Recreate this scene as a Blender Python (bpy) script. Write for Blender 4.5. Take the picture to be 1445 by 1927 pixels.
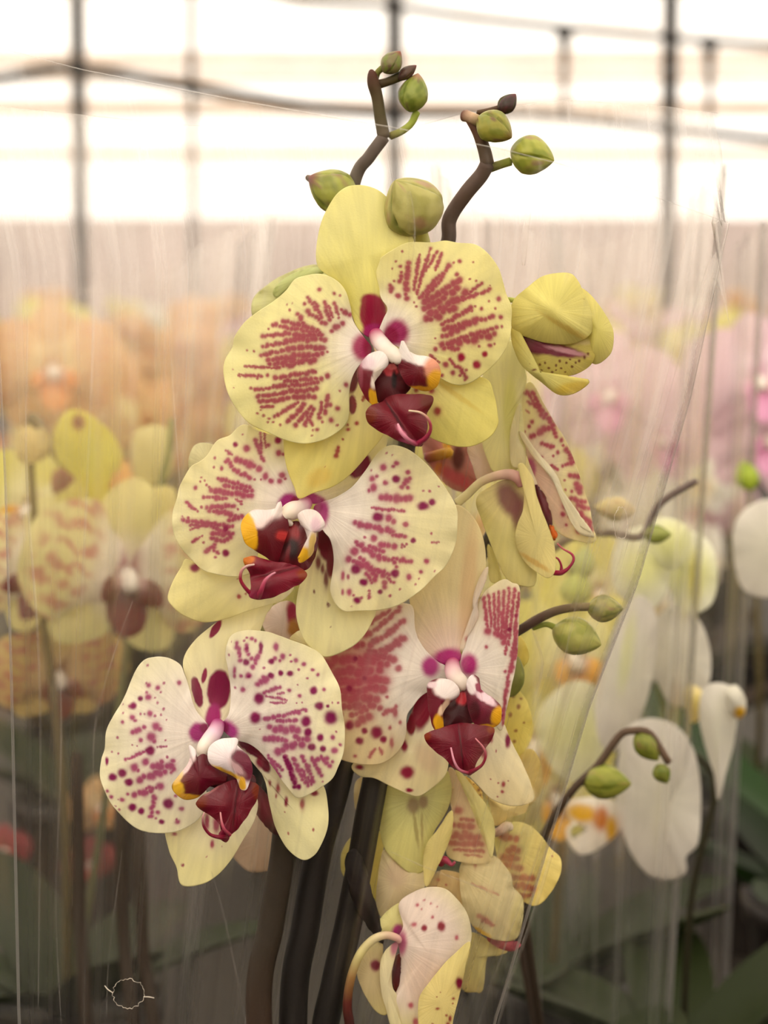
import bpy, math, random
import numpy as np
from mathutils import Vector, Matrix, Euler
random.seed(7)
rng = np.random.default_rng(11)
for o in list(bpy.data.objects): bpy.data.objects.remove(o)
SC = bpy.context.scene
COL = SC.collection

# ------------------------------------------------------------------ camera, world, light, exposure
F_PX, CX, CY = 4050.0, 722.5, 963.5
D0 = 0.75
PITCH = math.radians(6.0)
CAM = np.array([0.0, 0.0, 1.25])
FW = np.array([0, math.cos(PITCH), -math.sin(PITCH)])
UP = np.array([0, math.sin(PITCH), math.cos(PITCH)])
RT = np.array([1.0, 0, 0])
S = D0 / F_PX                       # metres per pixel at the flowers

cd = bpy.data.cameras.new('camera')
cd.sensor_width = 36; cd.lens = F_PX / 1927 * 36
cd.clip_start = 0.02; cd.clip_end = 200
cd.dof.use_dof = True; cd.dof.focus_distance = 0.745; cd.dof.aperture_fstop = 10.0
cam = bpy.data.objects.new('camera', cd); COL.objects.link(cam)
cam.location = CAM; cam.rotation_euler = (math.pi/2 - PITCH, 0, 0)
SC.camera = cam

w = bpy.data.worlds.new('sky'); SC.world = w; w.use_nodes = True
nt = w.node_tree; nt.nodes.clear()
wo = nt.nodes.new('ShaderNodeOutputWorld'); bg = nt.nodes.new('ShaderNodeBackground')
tc = nt.nodes.new('ShaderNodeTexCoord'); sp = nt.nodes.new('ShaderNodeSeparateXYZ')
rp = nt.nodes.new('ShaderNodeValToRGB')
nt.links.new(tc.outputs['Generated'], sp.inputs[0]); nt.links.new(sp.outputs['Z'], rp.inputs[0])
rp.color_ramp.elements[0].position = 0.0; rp.color_ramp.elements[0].color = (0.98, .9, .84, 1)
rp.color_ramp.elements[1].position = 0.12; rp.color_ramp.elements[1].color = (1, .945, .865, 1)
nt.links.new(rp.outputs[0], bg.inputs[0]); bg.inputs[1].default_value = 2.05
nt.links.new(bg.outputs[0], wo.inputs[0])

sd = bpy.data.lights.new('sun', 'SUN'); sd.energy = 0.9; sd.angle = math.radians(25); sd.color = (1, .95, .85)
sun = bpy.data.objects.new('sun', sd); COL.objects.link(sun); sun.rotation_euler = (math.radians(38), math.radians(-18), 0)

SC.view_settings.view_transform = 'Standard'; SC.view_settings.look = 'None'
SC.view_settings.gamma = 1; SC.view_settings.use_curve_mapping = False
SC.view_settings.exposure = 0.0
SC.cycles.transparent_max_bounces = 24

# ------------------------------------------------------------------ helpers
def lin(c):
    c = np.asarray(c, float) / 255.0
    return np.where(c <= .04045, c / 12.92, ((c + .055) / 1.055) ** 2.4)
def P(x, y, dz=0.0):
    """point on the ray of the pixel at a depth dz (subject pixels) nearer than the flower plane"""
    x = np.asarray(x, float); y = np.asarray(y, float); dz = np.asarray(dz, float)
    d = D0 - dz * S
    return CAM + d[..., None]*FW + ((x-CX)/F_PX*d)[..., None]*RT + ((CY-y)/F_PX*d)[..., None]*UP
def DZ(depth): return (D0 - depth) / S
WO = {}
def reg(o, org, parent):
    org = np.asarray(org, float); WO[o.name] = org
    if parent is not None:
        o.parent = parent; o.location = org - WO[parent.name]
    else: o.location = org
    COL.objects.link(o)
    return o
def tag(o, label=None, cat=None, group=None, kind=None):
    if label: o['label'] = label
    if cat: o['category'] = cat
    if group: o['group'] = group
    if kind: o['kind'] = kind
    return o
def empty(name, loc, label, cat, group=None):
    o = bpy.data.objects.new(name, None); o.empty_display_size = .02
    reg(o, loc, None); return tag(o, label, cat, group)
def mk(name, V, Fc, mat, parent=None, org=None, C=None, uv=None, thick=0, smooth=True):
    V = np.asarray(V, float)
    if org is None: org = V.mean(0)
    me = bpy.data.meshes.new(name)
    me.from_pydata((V-org).tolist(), [], Fc); 
    if smooth: me.polygons.foreach_set('use_smooth', [True]*len(me.polygons))
    if C is not None:
        a = me.color_attributes.new('pig', 'FLOAT_COLOR', 'POINT')
        a.data.foreach_set('color', np.hstack([np.clip(C, 0, 1), np.ones((len(V), 1))]).ravel())
    if uv is not None:
        l = me.uv_layers.new(name='UVMap'); idx = np.empty(len(me.loops), int)
        me.loops.foreach_get('vertex_index', idx); l.data.foreach_set('uv', np.asarray(uv)[idx].ravel())
    me.materials.append(mat); me.update()
    o = bpy.data.objects.new(name, me)
    if thick:
        m = o.modifiers.new('thickness', 'SOLIDIFY'); m.thickness = thick; m.offset = 0; m.use_rim = True
    return reg(o, org, parent)
def cr(pts, n, closed=True):
    p = np.asarray(pts, float); m = len(p)
    if not closed: p = np.vstack([2*p[0]-p[1], p, 2*p[-1]-p[-2]])
    segs = m if closed else m-1
    out = []; L = []
    T = np.linspace(0, 1, 17)[:-1]
    for i in range(segs):
        if closed: a, b, c, d = p[(i-1) % m], p[i], p[(i+1) % m], p[(i+2) % m]
        else: a, b, c, d = p[i], p[i+1], p[i+2], p[i+3]
        t = T[:, None]
        out.append(.5*((2*b)+(-a+c)*t+(2*a-5*b+4*c-d)*t*t+(-a+3*b-3*c+d)*t**3))
    q = np.vstack(out+[p[0:1] if closed else p[-2:-1]])
    s = np.r_[0, np.cumsum(np.linalg.norm(np.diff(q[:, :2], axis=0), axis=1))]
    tt = np.linspace(0, s[-1], n+1 if closed else n)
    if closed: tt = tt[:-1]
    return np.stack([np.interp(tt, s, q[:, k]) for k in range(q.shape[1])], 1)
def wn(x, y, sc, ph=0.0):
    x = x/sc; y = y/sc
    return (np.sin(1.7*x+2.3*y+ph)+np.sin(-2.9*x+1.1*y+1.3*ph+1)+np.sin(4.1*x+3.7*y+2.1*ph+2)*.7+np.sin(-5.3*x+6.1*y+ph*.7+4)*.5)/3.2
def ss(a, b, x): t = np.clip((x-a)/(b-a), 0, 1); return t*t*(3-2*t)
class Fr:                              # a reference frame: crop origin and magnification
    def __init__(s, x, y, k): s.x, s.y, s.k = x, y, k
    def __call__(s, pts):
        p = np.array(pts, float).reshape(-1, 2) if not hasattr(pts, 'ndim') else pts
        return np.stack([s.x+p[:, 0]/s.k, s.y+p[:, 1]/s.k], 1)
A = Fr(400, 320, 1445/580); B = Fr(300, 780, 1445/600); C_ = Fr(170, 1130, 1445/510); D_ = Fr(600, 1060, 1445/460)
E = Fr(860, 480, 994/330); G = Fr(550, 60, 1445/530); H = Fr(940, 850, 1216/505); J = Fr(620, 1420, 1445/460); N = Fr(0, 0, 1)
def nums(s): return [float(v) for v in s.replace(',', ' ').split()]
def pl(s): return np.array(nums(s)).reshape(-1, 2)

# ------------------------------------------------------------------ materials
def mat(name, build):
    m = bpy.data.materials.new(name); m.use_nodes = True; n = m.node_tree; n.nodes.clear()
    out = n.nodes.new('ShaderNodeOutputMaterial'); s = build(n); n.links.new(s, out.inputs[0]); return m
def N_(n, t, **kw):
    x = n.nodes.new(t)
    for k, v in kw.items():
        if k in x.inputs: x.inputs[k].default_value = v
        else: setattr(x, k, v)
    return x
def tissue(rough=.45, trans=.3, spec=.35, bump=.25, cell=1400, veins=True, thr=1.0):
    def f(n):
        L = n.links.new
        at = N_(n, 'ShaderNodeAttribute', attribute_name='pig')
        tcx = n.nodes.new('ShaderNodeTexCoord')
        ns = N_(n, 'ShaderNodeTexNoise', Scale=cell, Detail=2.0); L(tcx.outputs['Object'], ns.inputs['Vector'])
        big = N_(n, 'ShaderNodeTexNoise', Scale=60.0, Detail=3.0); L(tcx.outputs['Object'], big.inputs['Vector'])
        add = N_(n, 'ShaderNodeMath', operation='MULTIPLY_ADD'); L(ns.outputs['Fac'], add.inputs[0]); add.inputs[1].default_value = .35
        L(big.outputs['Fac'], add.inputs[2])
        h = add.outputs[0]
        if veins:
            uvn = n.nodes.new('ShaderNodeUVMap'); mp = N_(n, 'ShaderNodeMapping'); L(uvn.outputs[0], mp.inputs[0])
            mp.inputs['Scale'].default_value = (34, 1.6, 1)
            vn = N_(n, 'ShaderNodeTexNoise', Scale=1.0, Detail=2.0); L(mp.outputs[0], vn.inputs['Vector'])
            a2 = N_(n, 'ShaderNodeMath', operation='MULTIPLY_ADD'); L(vn.outputs['Fac'], a2.inputs[0]); a2.inputs[1].default_value = 1.1; L(h, a2.inputs[2]); h = a2.outputs[0]
            rm = N_(n, 'ShaderNodeMapRange'); L(vn.outputs['Fac'], rm.inputs[0]); rm.inputs[1].default_value = .3; rm.inputs[2].default_value = .7
            rm.inputs[3].default_value = .93; rm.inputs[4].default_value = 1.04
            vm = N_(n, 'ShaderNodeVectorMath', operation='SCALE'); L(at.outputs['Color'], vm.inputs[0]); L(rm.outputs[0], vm.inputs['Scale']); col = vm.outputs[0]
        else: col = at.outputs['Color']
        bp = N_(n, 'ShaderNodeBump', Strength=bump, Distance=.0006); L(h, bp.inputs['Height'])
        pb = N_(n, 'ShaderNodeBsdfPrincipled', Roughness=rough); pb.inputs['Specular IOR Level'].default_value = spec
        L(col, pb.inputs['Base Color']); L(bp.outputs[0], pb.inputs['Normal'])
        tr = n.nodes.new('ShaderNodeBsdfTranslucent'); L(col, tr.inputs[0]); L(bp.outputs[0], tr.inputs['Normal'])
        mx = N_(n, 'ShaderNodeMixShader'); mx.inputs[0].default_value = trans; L(pb.outputs[0], mx.inputs[1]); L(tr.outputs[0], mx.inputs[2])
        return mx.outputs[0]
    return f
M_petal = mat('petal_tissue', tissue(.5, .38, .3, .3))
M_lip = mat('lip_tissue', tissue(.34, .12, .32, .25, veins=True))
M_column = mat('column_tissue', tissue(.35, .2, .4, .1, veins=False))
M_bud = mat('bud_skin', tissue(.42, .1, .35, .35, cell=900, veins=False))
M_stem = mat('stem_skin', tissue(.55, .0, .18, .5, cell=700, veins=False))
M_leaf = mat('leaf_skin', tissue(.5, .1, .15, .2, cell=500, veins=False))
def plain(col, rough=.6, metal=0.0, nsc=8.0, amt=.15, spec=.4):
    def f(n):
        L = n.links.new; c = lin(col)
        tcx = n.nodes.new('ShaderNodeTexCoord'); ns = N_(n, 'ShaderNodeTexNoise', Scale=nsc, Detail=5.0); L(tcx.outputs['Object'], ns.inputs['Vector'])
        r = n.nodes.new('ShaderNodeValToRGB'); L(ns.outputs['Fac'], r.inputs[0])
        r.color_ramp.elements[0].position = .3; r.color_ramp.elements[1].position = .7
        r.color_ramp.elements[0].color = (*(c*(1-amt)), 1); r.color_ramp.elements[1].color = (*np.clip(c*(1+amt), 0, 1), 1)
        pb = N_(n, 'ShaderNodeBsdfPrincipled', Roughness=rough, Metallic=metal); pb.inputs['Specular IOR Level'].default_value = spec
        L(r.outputs[0], pb.inputs['Base Color']); return pb.outputs[0]
    return f
def sheet(base, streak, lo, hi, su, sv, rough=.18, gloss=.35, tint=(.97, .94, .91), fwd=.0, face=.25):
    """clear crinkled film: mostly see-through, with a milky scatter and a soft sheen in upright streaks"""
    def f(n):
        L = n.links.new
        uvn = n.nodes.new('ShaderNodeUVMap'); mp = N_(n, 'ShaderNodeMapping'); L(uvn.outputs[0], mp.inputs[0]); mp.inputs['Scale'].default_value = (su, sv, 1)
        ns = N_(n, 'ShaderNodeTexNoise', Scale=1.0, Detail=2.5, Roughness=.5); L(mp.outputs[0], ns.inputs['Vector'])
        rm = N_(n, 'ShaderNodeMapRange'); L(ns.outputs['Fac'], rm.inputs[0])
        rm.inputs[1].default_value = lo; rm.inputs[2].default_value = hi; rm.inputs[3].default_value = base; rm.inputs[4].default_value = base+streak
        bp = N_(n, 'ShaderNodeBump', Strength=.15, Distance=.001); L(ns.outputs['Fac'], bp.inputs['Height'])
        lw = N_(n, 'ShaderNodeLayerWeight', Blend=.25)
        ad = N_(n, 'ShaderNodeMath', operation='MULTIPLY_ADD'); L(lw.outputs['Facing'], ad.inputs[0]); ad.inputs[1].default_value = face; L(rm.outputs[0], ad.inputs[2])
        cl = N_(n, 'ShaderNodeClamp'); L(ad.outputs[0], cl.inputs[0]); cl.inputs[2].default_value = .8
        tp = n.nodes.new('ShaderNodeBsdfTransparent')
        tp.inputs[0].default_value = (.985, .98, .97, 1)
        tr = n.nodes.new('ShaderNodeBsdfTranslucent'); tr.inputs[0].default_value = (*tint, 1)
        gl = n.nodes.new('ShaderNodeBsdfGlossy'); gl.inputs['Roughness'].default_value = rough; L(bp.outputs[0], gl.inputs['Normal'])
        m1 = N_(n, 'ShaderNodeMixShader'); m1.inputs[0].default_value = gloss; L(tr.outputs[0], m1.inputs[1]); L(gl.outputs[0], m1.inputs[2])
        rf = N_(n, 'ShaderNodeBsdfRefraction', Roughness=.4, IOR=1.35); rf.inputs[0].default_value = (.97, .95, .92, 1)
        m0 = N_(n, 'ShaderNodeMixShader'); m0.inputs[0].default_value = fwd; L(m1.outputs[0], m0.inputs[1]); L(rf.outputs[0], m0.inputs[2]); m1 = m0
        m2 = N_(n, 'ShaderNodeMixShader'); L(cl.outputs[0], m2.inputs[0]); L(tp.outputs[0], m2.inputs[1]); L(m1.outputs[0], m2.inputs[2])
        return m2.outputs[0]
    return f
M_film = mat('clear_film', sheet(.012, .13, .5, .8, 60, .9, fwd=.85, gloss=.3, face=.16))
M_filmb = mat('clear_film_back', sheet(.14, .26, .4, .8, 50, .8, gloss=.3, fwd=.96))
M_filmx = mat('clear_film_other', sheet(.04, .30, .5, .75, 26, .5, fwd=.8, face=.7, gloss=.25))
M_edge = mat('film_edge', sheet(.22, .2, .35, .7, 6, 3, gloss=.45, fwd=.25))
M_crease = mat('film_crease', sheet(.07, .16, .4, .7, 6, 3, gloss=.45, fwd=.3))
M_pane = mat('greenhouse_pane', sheet(.12, .25, .4, .8, 5, 5, rough=.3, gloss=.05, tint=(.95, .82, .68)))
M_metal = mat('galvanised_pipe', plain((40, 37, 34), .6, .1))
M_floor = mat('packed_floor', plain((46, 37, 28), .9))
M_wall = mat('painted_wall', plain((206, 192, 188), .8, nsc=1.2))
M_strip = mat('shade_cloth', plain((238, 220, 204), .9, nsc=2))
M_bench = mat('bench_metal', plain((34, 28, 21), .6, .2))
M_pot = mat('pot_plastic', plain((40, 34, 30), .45))
M_bark = mat('bark_chips', plain((70, 48, 32), .95, nsc=90, amt=.5))

# ------------------------------------------------------------------ building blocks
def expand(spec, k):
    """'x y r' dots, 'x1 y1 x2 y2 r' strokes; a leading d marks the deeper coloured ones"""
    soft, dark = [], []
    for it in spec.replace('\n', ' ').split(';'):
        it = it.strip()
        if not it: continue
        dk = it[0] == 'd'; v = nums(it.lstrip('d'))
        tgt = dark if dk else soft
        if len(v) == 3: tgt.append((v[0], v[1], v[2], v[2]*random.uniform(.85, 1.15)))
        elif len(v) == 4: tgt.append((v[0], v[1], v[2], v[3]))
        else:
            x1, y1, x2, y2, r = v; L = math.hypot(x2-x1, y2-y1); n = max(2, int(L/(r*.98)))
            for i in range(n+1):
                t = i/n; q = 1.12*r*random.uniform(.78, 1.2)*(1-.15*abs(t-.5)*2)
                soft_ = (x1+(x2-x1)*t+random.uniform(-.3, .3)*r, y1+(y2-y1)*t+random.uniform(-.3, .3)*r, q, q)
                tgt.append(soft_)
    return soft, dark
def spots(x, y, lst, fr, softn=.5):
    m = np.zeros_like(x)
    for sx, sy, rx, ry in lst:
        px, py = fr.x+sx/fr.k, fr.y+sy/fr.k; rx /= fr.k; ry /= fr.k
        R = max(rx, ry)*1.5
        k = np.where((abs(x-px) < R) & (abs(y-py) < R))[0]
        if len(k) == 0: continue
        d = np.hypot((x[k]-px)/rx, (y[k]-py)/ry)
        m[k] = np.maximum(m[k], ss(1.25, 1.25-softn, d))
    return m
WHITE = (240, 232, 220); CREAM = (240, 232, 196); YEL = (236, 228, 150); YEL2 = (230, 222, 110)
SPOT = (182, 66, 92); DARK = (150, 22, 72); MAG = (170, 20, 110); RED = (112, 8, 28); GOLD = (232, 176, 20)
def petal(name, par, pts, fr, z=0, tilt=(0, 0), dome=12, wave=(4, 5, 0), root=None, zroot=None, rs=45, base=(WHITE, YEL, 20, 120),
          paint='', pcol=SPOT, dcol=DARK, ells=(), n=(26, 110), mt=None, thick=.0005, ctr=None, fold=None, label=None, pa=.88):
    q = fr(pl(pts)) if isinstance(pts, str) else fr(pts)
    q = cr(q, n[1])
    # area centroid
    x0, y0 = q[:, 0], q[:, 1]; x1, y1 = np.roll(x0, -1), np.roll(y0, -1); cr_ = x0*y1-x1*y0
    c = np.array([((x0+x1)*cr_).sum(), ((y0+y1)*cr_).sum()])/(3*cr_.sum()) if ctr is None else fr(np.array([ctr], float))[0]
    root = c if root is None else fr(np.array([root], float))[0]
    d = q-c; cc = d[:, 0]*np.roll(d[:, 1], -1)-d[:, 1]*np.roll(d[:, 0], -1)
    if (cc*np.sign(cc.sum()) < 0).mean() > .03: print('STAR?', name, par.name if par else '', round((cc*np.sign(cc.sum()) < 0).mean(), 2), c)
    t = (np.arange(1, n[0]+1)/n[0])**.85
    X = np.r_[c[0], (c[0]+t[:, None]*d[:, 0]).ravel()]; Y = np.r_[c[1], (c[1]+t[:, None]*d[:, 1]).ravel()]
    T = np.r_[0, np.repeat(t, n[1])]; TH = np.r_[0, np.tile(np.linspace(0, 2*np.pi, n[1], endpoint=False), n[0])]
    R = math.sqrt(abs(cr_.sum())/2/math.pi)
    Z = z+tilt[0]*(X-c[0])+tilt[1]*(Y-c[1])+dome*(1-T**2)+wave[0]*np.sin(wave[1]*TH+wave[2])*T**4+wave[0]*.35*np.sin(wave[1]*3.1*TH+wave[2]*2)*T**8
    Z += wn(X, Y, R*.9, wave[2])*R*.03
    if fold: 
        fx, fy, ang, am, wd = fold; f0 = fr(np.array([[fx, fy]], float))[0]; a = math.radians(ang)
        s_ = (X-f0[0])*math.sin(a)-(Y-f0[1])*math.cos(a); Z += am*np.exp(-(s_/wd)**2)
    rd = np.hypot(X-root[0], Y-root[1])
    if zroot is not None: Z += (zroot-Z)*np.exp(-(rd/rs)**2)
    V = P(X, Y, Z)
    Fc = [(0, 1+(j+1) % n[1], 1+j) for j in range(n[1])]
    for i in range(n[0]-1):
        a = 1+i*n[1]; b = a+n[1]
        Fc += [(a+j, a+(j+1) % n[1], b+(j+1) % n[1], b+j) for j in range(n[1])]
    col = lin(base[0])[None]*(1-ss(base[2], base[3], rd))[:, None]+lin(base[1])[None]*ss(base[2], base[3], rd)[:, None]
    if mt is None: col = col**.74
    pcol = tuple(np.array(pcol)*np.array([.96, .68, 1.02])); dcol = tuple(np.array(dcol)*np.array([.97, .8, 1.05]))
    col = col*(1+.05*wn(X, Y, 60, 1)[:, None])
    xw = X+wn(X, Y, 9, 3)*.9; yw = Y+wn(X, Y, 9, 7)*.9
    for e in ells:
        ex, ey, rx, ry, an, ec = e[:6]; sf = e[6] if len(e) > 6 else .4; al = e[7] if len(e) > 7 else 1.
        p0 = fr(np.array([[ex, ey]], float))[0]; a = math.radians(an); dx, dy = xw-p0[0], yw-p0[1]
        u = (dx*math.cos(a)+dy*math.sin(a))*fr.k/rx; v = (-dx*math.sin(a)+dy*math.cos(a))*fr.k/ry
        m = (ss(1+sf/2, 1-sf/2, np.hypot(u, v))*al)[:, None]; col = col*(1-m)+lin(ec)[None]*m
    if paint:
        so, da = expand(paint, fr.k)
        m = (spots(xw, yw, [(a_, b_, c_*1.7, e_*1.7) for a_, b_, c_, e_ in so if c_ > 9], fr, 1.1)*.32)[:, None]; col = col*(1-m)+lin(pcol)[None]*m
        m = (spots(xw, yw, so, fr, .85)*pa)[:, None]; col = col*(1-m)+lin(pcol)[None]*m
        m = (spots(xw, yw, da, fr, .9)*.95)[:, None]; m2 = (spots(xw, yw, [(a_, b_, c_*.75, e_*.75) for a_, b_, c_, e_ in da], fr, .8))[:, None]
        mid = (np.array(pcol)*.5+np.array(dcol)*.5)
        col = col*(1-m)+lin(mid)[None]*m; col = col*(1-m2)+lin(dcol)[None]*m2
    ang = np.arctan2(Y-root[1], X-root[0]); uv = np.stack([ang/3.14+.5, rd/300], 1)
    if mt is M_lip: col = col*np.where(col[:, :1] < .45, .72, 1)
    org = WO[par.name] if par is not None else None
    o = mk(name, V, Fc, mt or M_petal, par, P(*root, z) if org is None else V[0], col, uv, thick)
    if label: o['label'] = label
    return o
def tube(name, par, pts, fr, cols, mt=None, z=0, ns=14, step=5, label=None, org=None, knobs=()):
    """pts rows: x y r z"""
    p = np.array(pts, float); 
    if p.shape[1] == 3: p = np.hstack([p, np.zeros((len(p), 1))])
    p[:, :2] = fr(p[:, :2]); p[:, 2] /= fr.k
    L = np.linalg.norm(np.diff(p[:, :2], axis=0), axis=1).sum()+abs(np.diff(p[:, 3])).sum()*.5
    q = cr(p, max(6, int(L/step)), False)
    w_ = P(q[:, 0], q[:, 1], q[:, 3]+z); r = q[:, 2]*S*(1-(q[:, 3]+z)*S/D0)
    for (kt, kr) in knobs: r = r*(1+kr*np.exp(-((np.linspace(0, 1, len(r))-kt)/.02)**2))
    return wtube(name, par, w_, r, cols, mt, ns, label, org)
def ring_frames(w_):
    T = np.gradient(w_, axis=0); T /= np.linalg.norm(T, axis=1)[:, None]+1e-12
    U = np.cross(T, np.array([.13, .9, .05])); U /= np.linalg.norm(U, axis=1)[:, None]+1e-12
    return T, U, np.cross(T, U)
def wtube_geo(w_, r, ns=10):
    T, U, W = ring_frames(w_); th = np.linspace(0, 2*np.pi, ns, endpoint=False)
    V = (w_[:, None]+r[:, None, None]*(np.cos(th)[None, :, None]*U[:, None]+np.sin(th)[None, :, None]*W[:, None])).reshape(-1, 3)
    m = len(w_); Fc = []
    for i in range(m-1):
        for j in range(ns): Fc.append((i*ns+j, i*ns+(j+1) % ns, (i+1)*ns+(j+1) % ns, (i+1)*ns+j))
    a = len(V); V = np.vstack([V, w_[0]-T[0]*r[0]*.5, w_[-1]+T[-1]*r[-1]*.5])
    Fc += [(a, (j+1) % ns, j) for j in range(ns)]+[(a+1, (m-1)*ns+j, (m-1)*ns+(j+1) % ns) for j in range(ns)]
    return V, Fc, np.r_[np.repeat(np.linspace(0, 1, m), ns), 0, 1]
def wtube(name, par, w_, r, cols, mt=None, ns=12, label=None, org=None):
    V, Fc, t = wtube_geo(w_, r, ns)
    cc = np.array([lin(c) for c in cols]); ct = np.linspace(0, 1, len(cc))
    col = np.stack([np.interp(t, ct, cc[:, k]) for k in range(3)], 1)*(1+.12*wn(V[:, 0], V[:, 2], .004)[:, None])
    o = mk(name, V, Fc, mt or M_stem, par, w_[0] if org is None else org, col)
    if label: o['label'] = label
    return o
def bud(par, fr, c, L, W, ang, z=0, toward=.25, cols=((150, 158, 60), (112, 120, 36), (140, 90, 80)), seam=0.0, ped=None, pc=((120, 140, 50),), tipc=None, name='bud', label=None, n=(44, 66)):
    """closed flower bud: three overlapping sepals meeting at a tip; ang = tip direction in degrees, up is 90"""
    p0 = fr(np.array([c], float))[0]; a = math.radians(ang)
    ax = np.array([math.cos(a), math.sin(a), 0])*math.sqrt(1-toward**2)+np.array([0, 0, toward])
    side = np.cross(ax, [0, 0, 1]); side /= np.linalg.norm(side); oth = np.cross(ax, side)
    t = np.linspace(0, 1, n[0]); th = np.linspace(0, 2*np.pi, n[1], endpoint=False)
    prof = np.sin(np.pi*t**.88)**.72*(1-.12*t); prof[0] = .02; prof[-1] = .02
    TT, HH = np.meshgrid(t, th, indexing='ij')
    g = (HH+seam+TT*.35) % (2*np.pi/3); g = np.minimum(g, 2*np.pi/3-g)
    g2 = ((HH+seam+TT*.35) % (2*np.pi/3))/(2*np.pi/3)
    R = prof[:, None]*(1+.11*g2*np.sin(np.pi*TT))*(1-.13*np.exp(-(g/.055)**2)*(TT > .12))*W/2/fr.k
    Lz = (TT-.5)*L/fr.k
    R = R*(1+.02*wn(HH*3, TT*9, 1.))
    X = p0[0]+Lz*ax[0]+R*(np.cos(HH)*side[0]+np.sin(HH)*oth[0]); Y = p0[1]-(Lz*ax[1]+R*(np.cos(HH)*side[1]+np.sin(HH)*oth[1]))
    Z = z+Lz*ax[2]+R*(np.cos(HH)*side[2]+np.sin(HH)*oth[2])
    V = P(X.ravel(), Y.ravel(), Z.ravel())
    Fc = [(i*n[1]+j, i*n[1]+(j+1) % n[1], (i+1)*n[1]+(j+1) % n[1], (i+1)*n[1]+j) for i in range(n[0]-1) for j in range(n[1])]
    nz = wn(HH.ravel()*10+c[0], TT.ravel()*25, 6, c[1])
    m = ss(-.3, .6, nz)[:, None]; k3 = ss(.25, .8, wn(HH.ravel()*8+c[1], TT.ravel()*14, 5, c[0]))[:, None]*.75
    col = lin(cols[0])*(1-m)+lin(cols[1])*m; col = col*(1-k3)+lin(cols[2])*k3
    e = np.exp(-(g.ravel()/.06)**2)[:, None]*.6*(TT.ravel() > .15)[:, None]; col = col*(1-e)+lin((96, 116, 30))*e
    if tipc is not None: e = ss(.8, .97, TT.ravel())[:, None]; col = col*(1-e)+lin(tipc)*e
    o = mk(name, V, Fc, M_bud, par, P(*p0, z), col)
    if label: o['label'] = label
    if ped is not None: tube('pedicel', o, ped, fr, pc, M_stem, z=z-10)
    return o

# ------------------------------------------------------------------ the greenhouse
def box(name, x0, x1, y0, y1, z0, z1, m, par=None, kind=None, bev=0):
    V = [(x, y, z_) for x in (x0, x1) for y in (y0, y1) for z_ in (z0, z1)]
    Fc = [(0, 1, 3, 2), (4, 6, 7, 5), (0, 4, 5, 1), (2, 3, 7, 6), (0, 2, 6, 4), (1, 5, 7, 3)]
    V = np.array(V, float)
    o = mk(name, V, Fc, m, par, None, None, np.stack([V[:, 0]*.3+V[:, 1]*.3, V[:, 2]*.3+V[:, 1]*.1], 1), smooth=False)
    if kind: o['kind'] = kind
    return o
ST = 'structure'
box('floor', -9, 9, -6, 22, -.1, 0, M_floor, kind=ST)
box('ceiling', -9, 9, -6, 22, 4.6, 4.62, M_pane, kind=ST)
box('wall_left', -9.02, -9, -6, 22, 0, 1.93, M_wall, kind=ST)
box('wall_right', 9, 9.02, -6, 22, 0, 1.93, M_wall, kind=ST)
box('wall_front', -9, 9, -6.02, -6, 0, 1.93, M_wall, kind=ST)
box('window_2', -9.02, -9, -6, 22, 1.93, 4.6, M_pane, kind=ST)
box('window_3', 9, 9.02, -6, 22, 1.93, 4.6, M_pane, kind=ST)
box('window_4', -9, 9, -6.02, -6, 1.93, 4.6, M_pane, kind=ST)
box('wall_back', -9, 9, 21.9, 22, 0, 1.93, M_wall, kind=ST)
box('window_1', -9, 9, 21.95, 21.96, 1.93, 4.6, M_pane, kind=ST)
for i, (y0, z0, z1) in enumerate([(21.8, 2.5, 2.62), (19, 2.72, 2.86), (16.5, 2.78, 2.86), (18, 3.05, 3.16), (14, 3.1, 3.18)]):
    box(f'trim_{i+1}', -9, 9, y0, y0+.05, z0, z1, M_strip, kind=ST)
def wpipe(name, pts, r, label, cat, par=None):
    """pts: px py depth(m)"""
    w_ = np.vstack([P(x, y, DZ(d)) for x, y, d in pts]).reshape(-1, 3)
    w_ = cr(w_, max(8, 8*len(pts)), False)
    o = wtube(name, par, w_, np.full(len(w_), r), [(60, 56, 50)], M_metal, 10)
    if label: tag(o, label, cat)
    return o
def post(px, d, r, label):
    p = P(px, 540, DZ(d)); x, y = float(p[0]), float(p[1])
    w_ = np.array([[x, y, z_] for z_ in np.linspace(0, 4.6, 12)])
    o = wtube('roof_post', None, w_, np.full(12, r), [(60, 56, 50)], M_metal, 10, org=w_[0]); tag(o, label, 'post', 'steel roof posts')
    return o
post(153, 6.0, .021, 'slim dark steel post left of the film top, far behind')
post(742, 6.3, .023, 'dark steel post rising behind the left bud spike')
post(1255, 6.0, .022, 'dark steel post near the right side of the roof')
post(364, 9, .016, 'faint thin post between the left post and the bud spike')
wpipe('roof_beam', [(-160, 165, 5.8), (0, 148, 6), (150, 130, 6), (450, 180, 6.2), (700, 212, 6.4), (1000, 216, 6.7), (1220, 238, 7), (1445, 262, 7.2), (1700, 285, 7.4)], .017, 'sagging dark roof pipe crossing the whole picture behind the buds', 'beam')
wpipe('roof_beam', [(420, -40, 6.8), (560, 0, 7), (740, 12, 7), (900, 35, 7), (1062, 52, 7), (1253, 70, 7), (1445, 85, 7), (1700, 105, 7)], .014, 'upper thin roof pipe running along the top right', 'beam')
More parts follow.
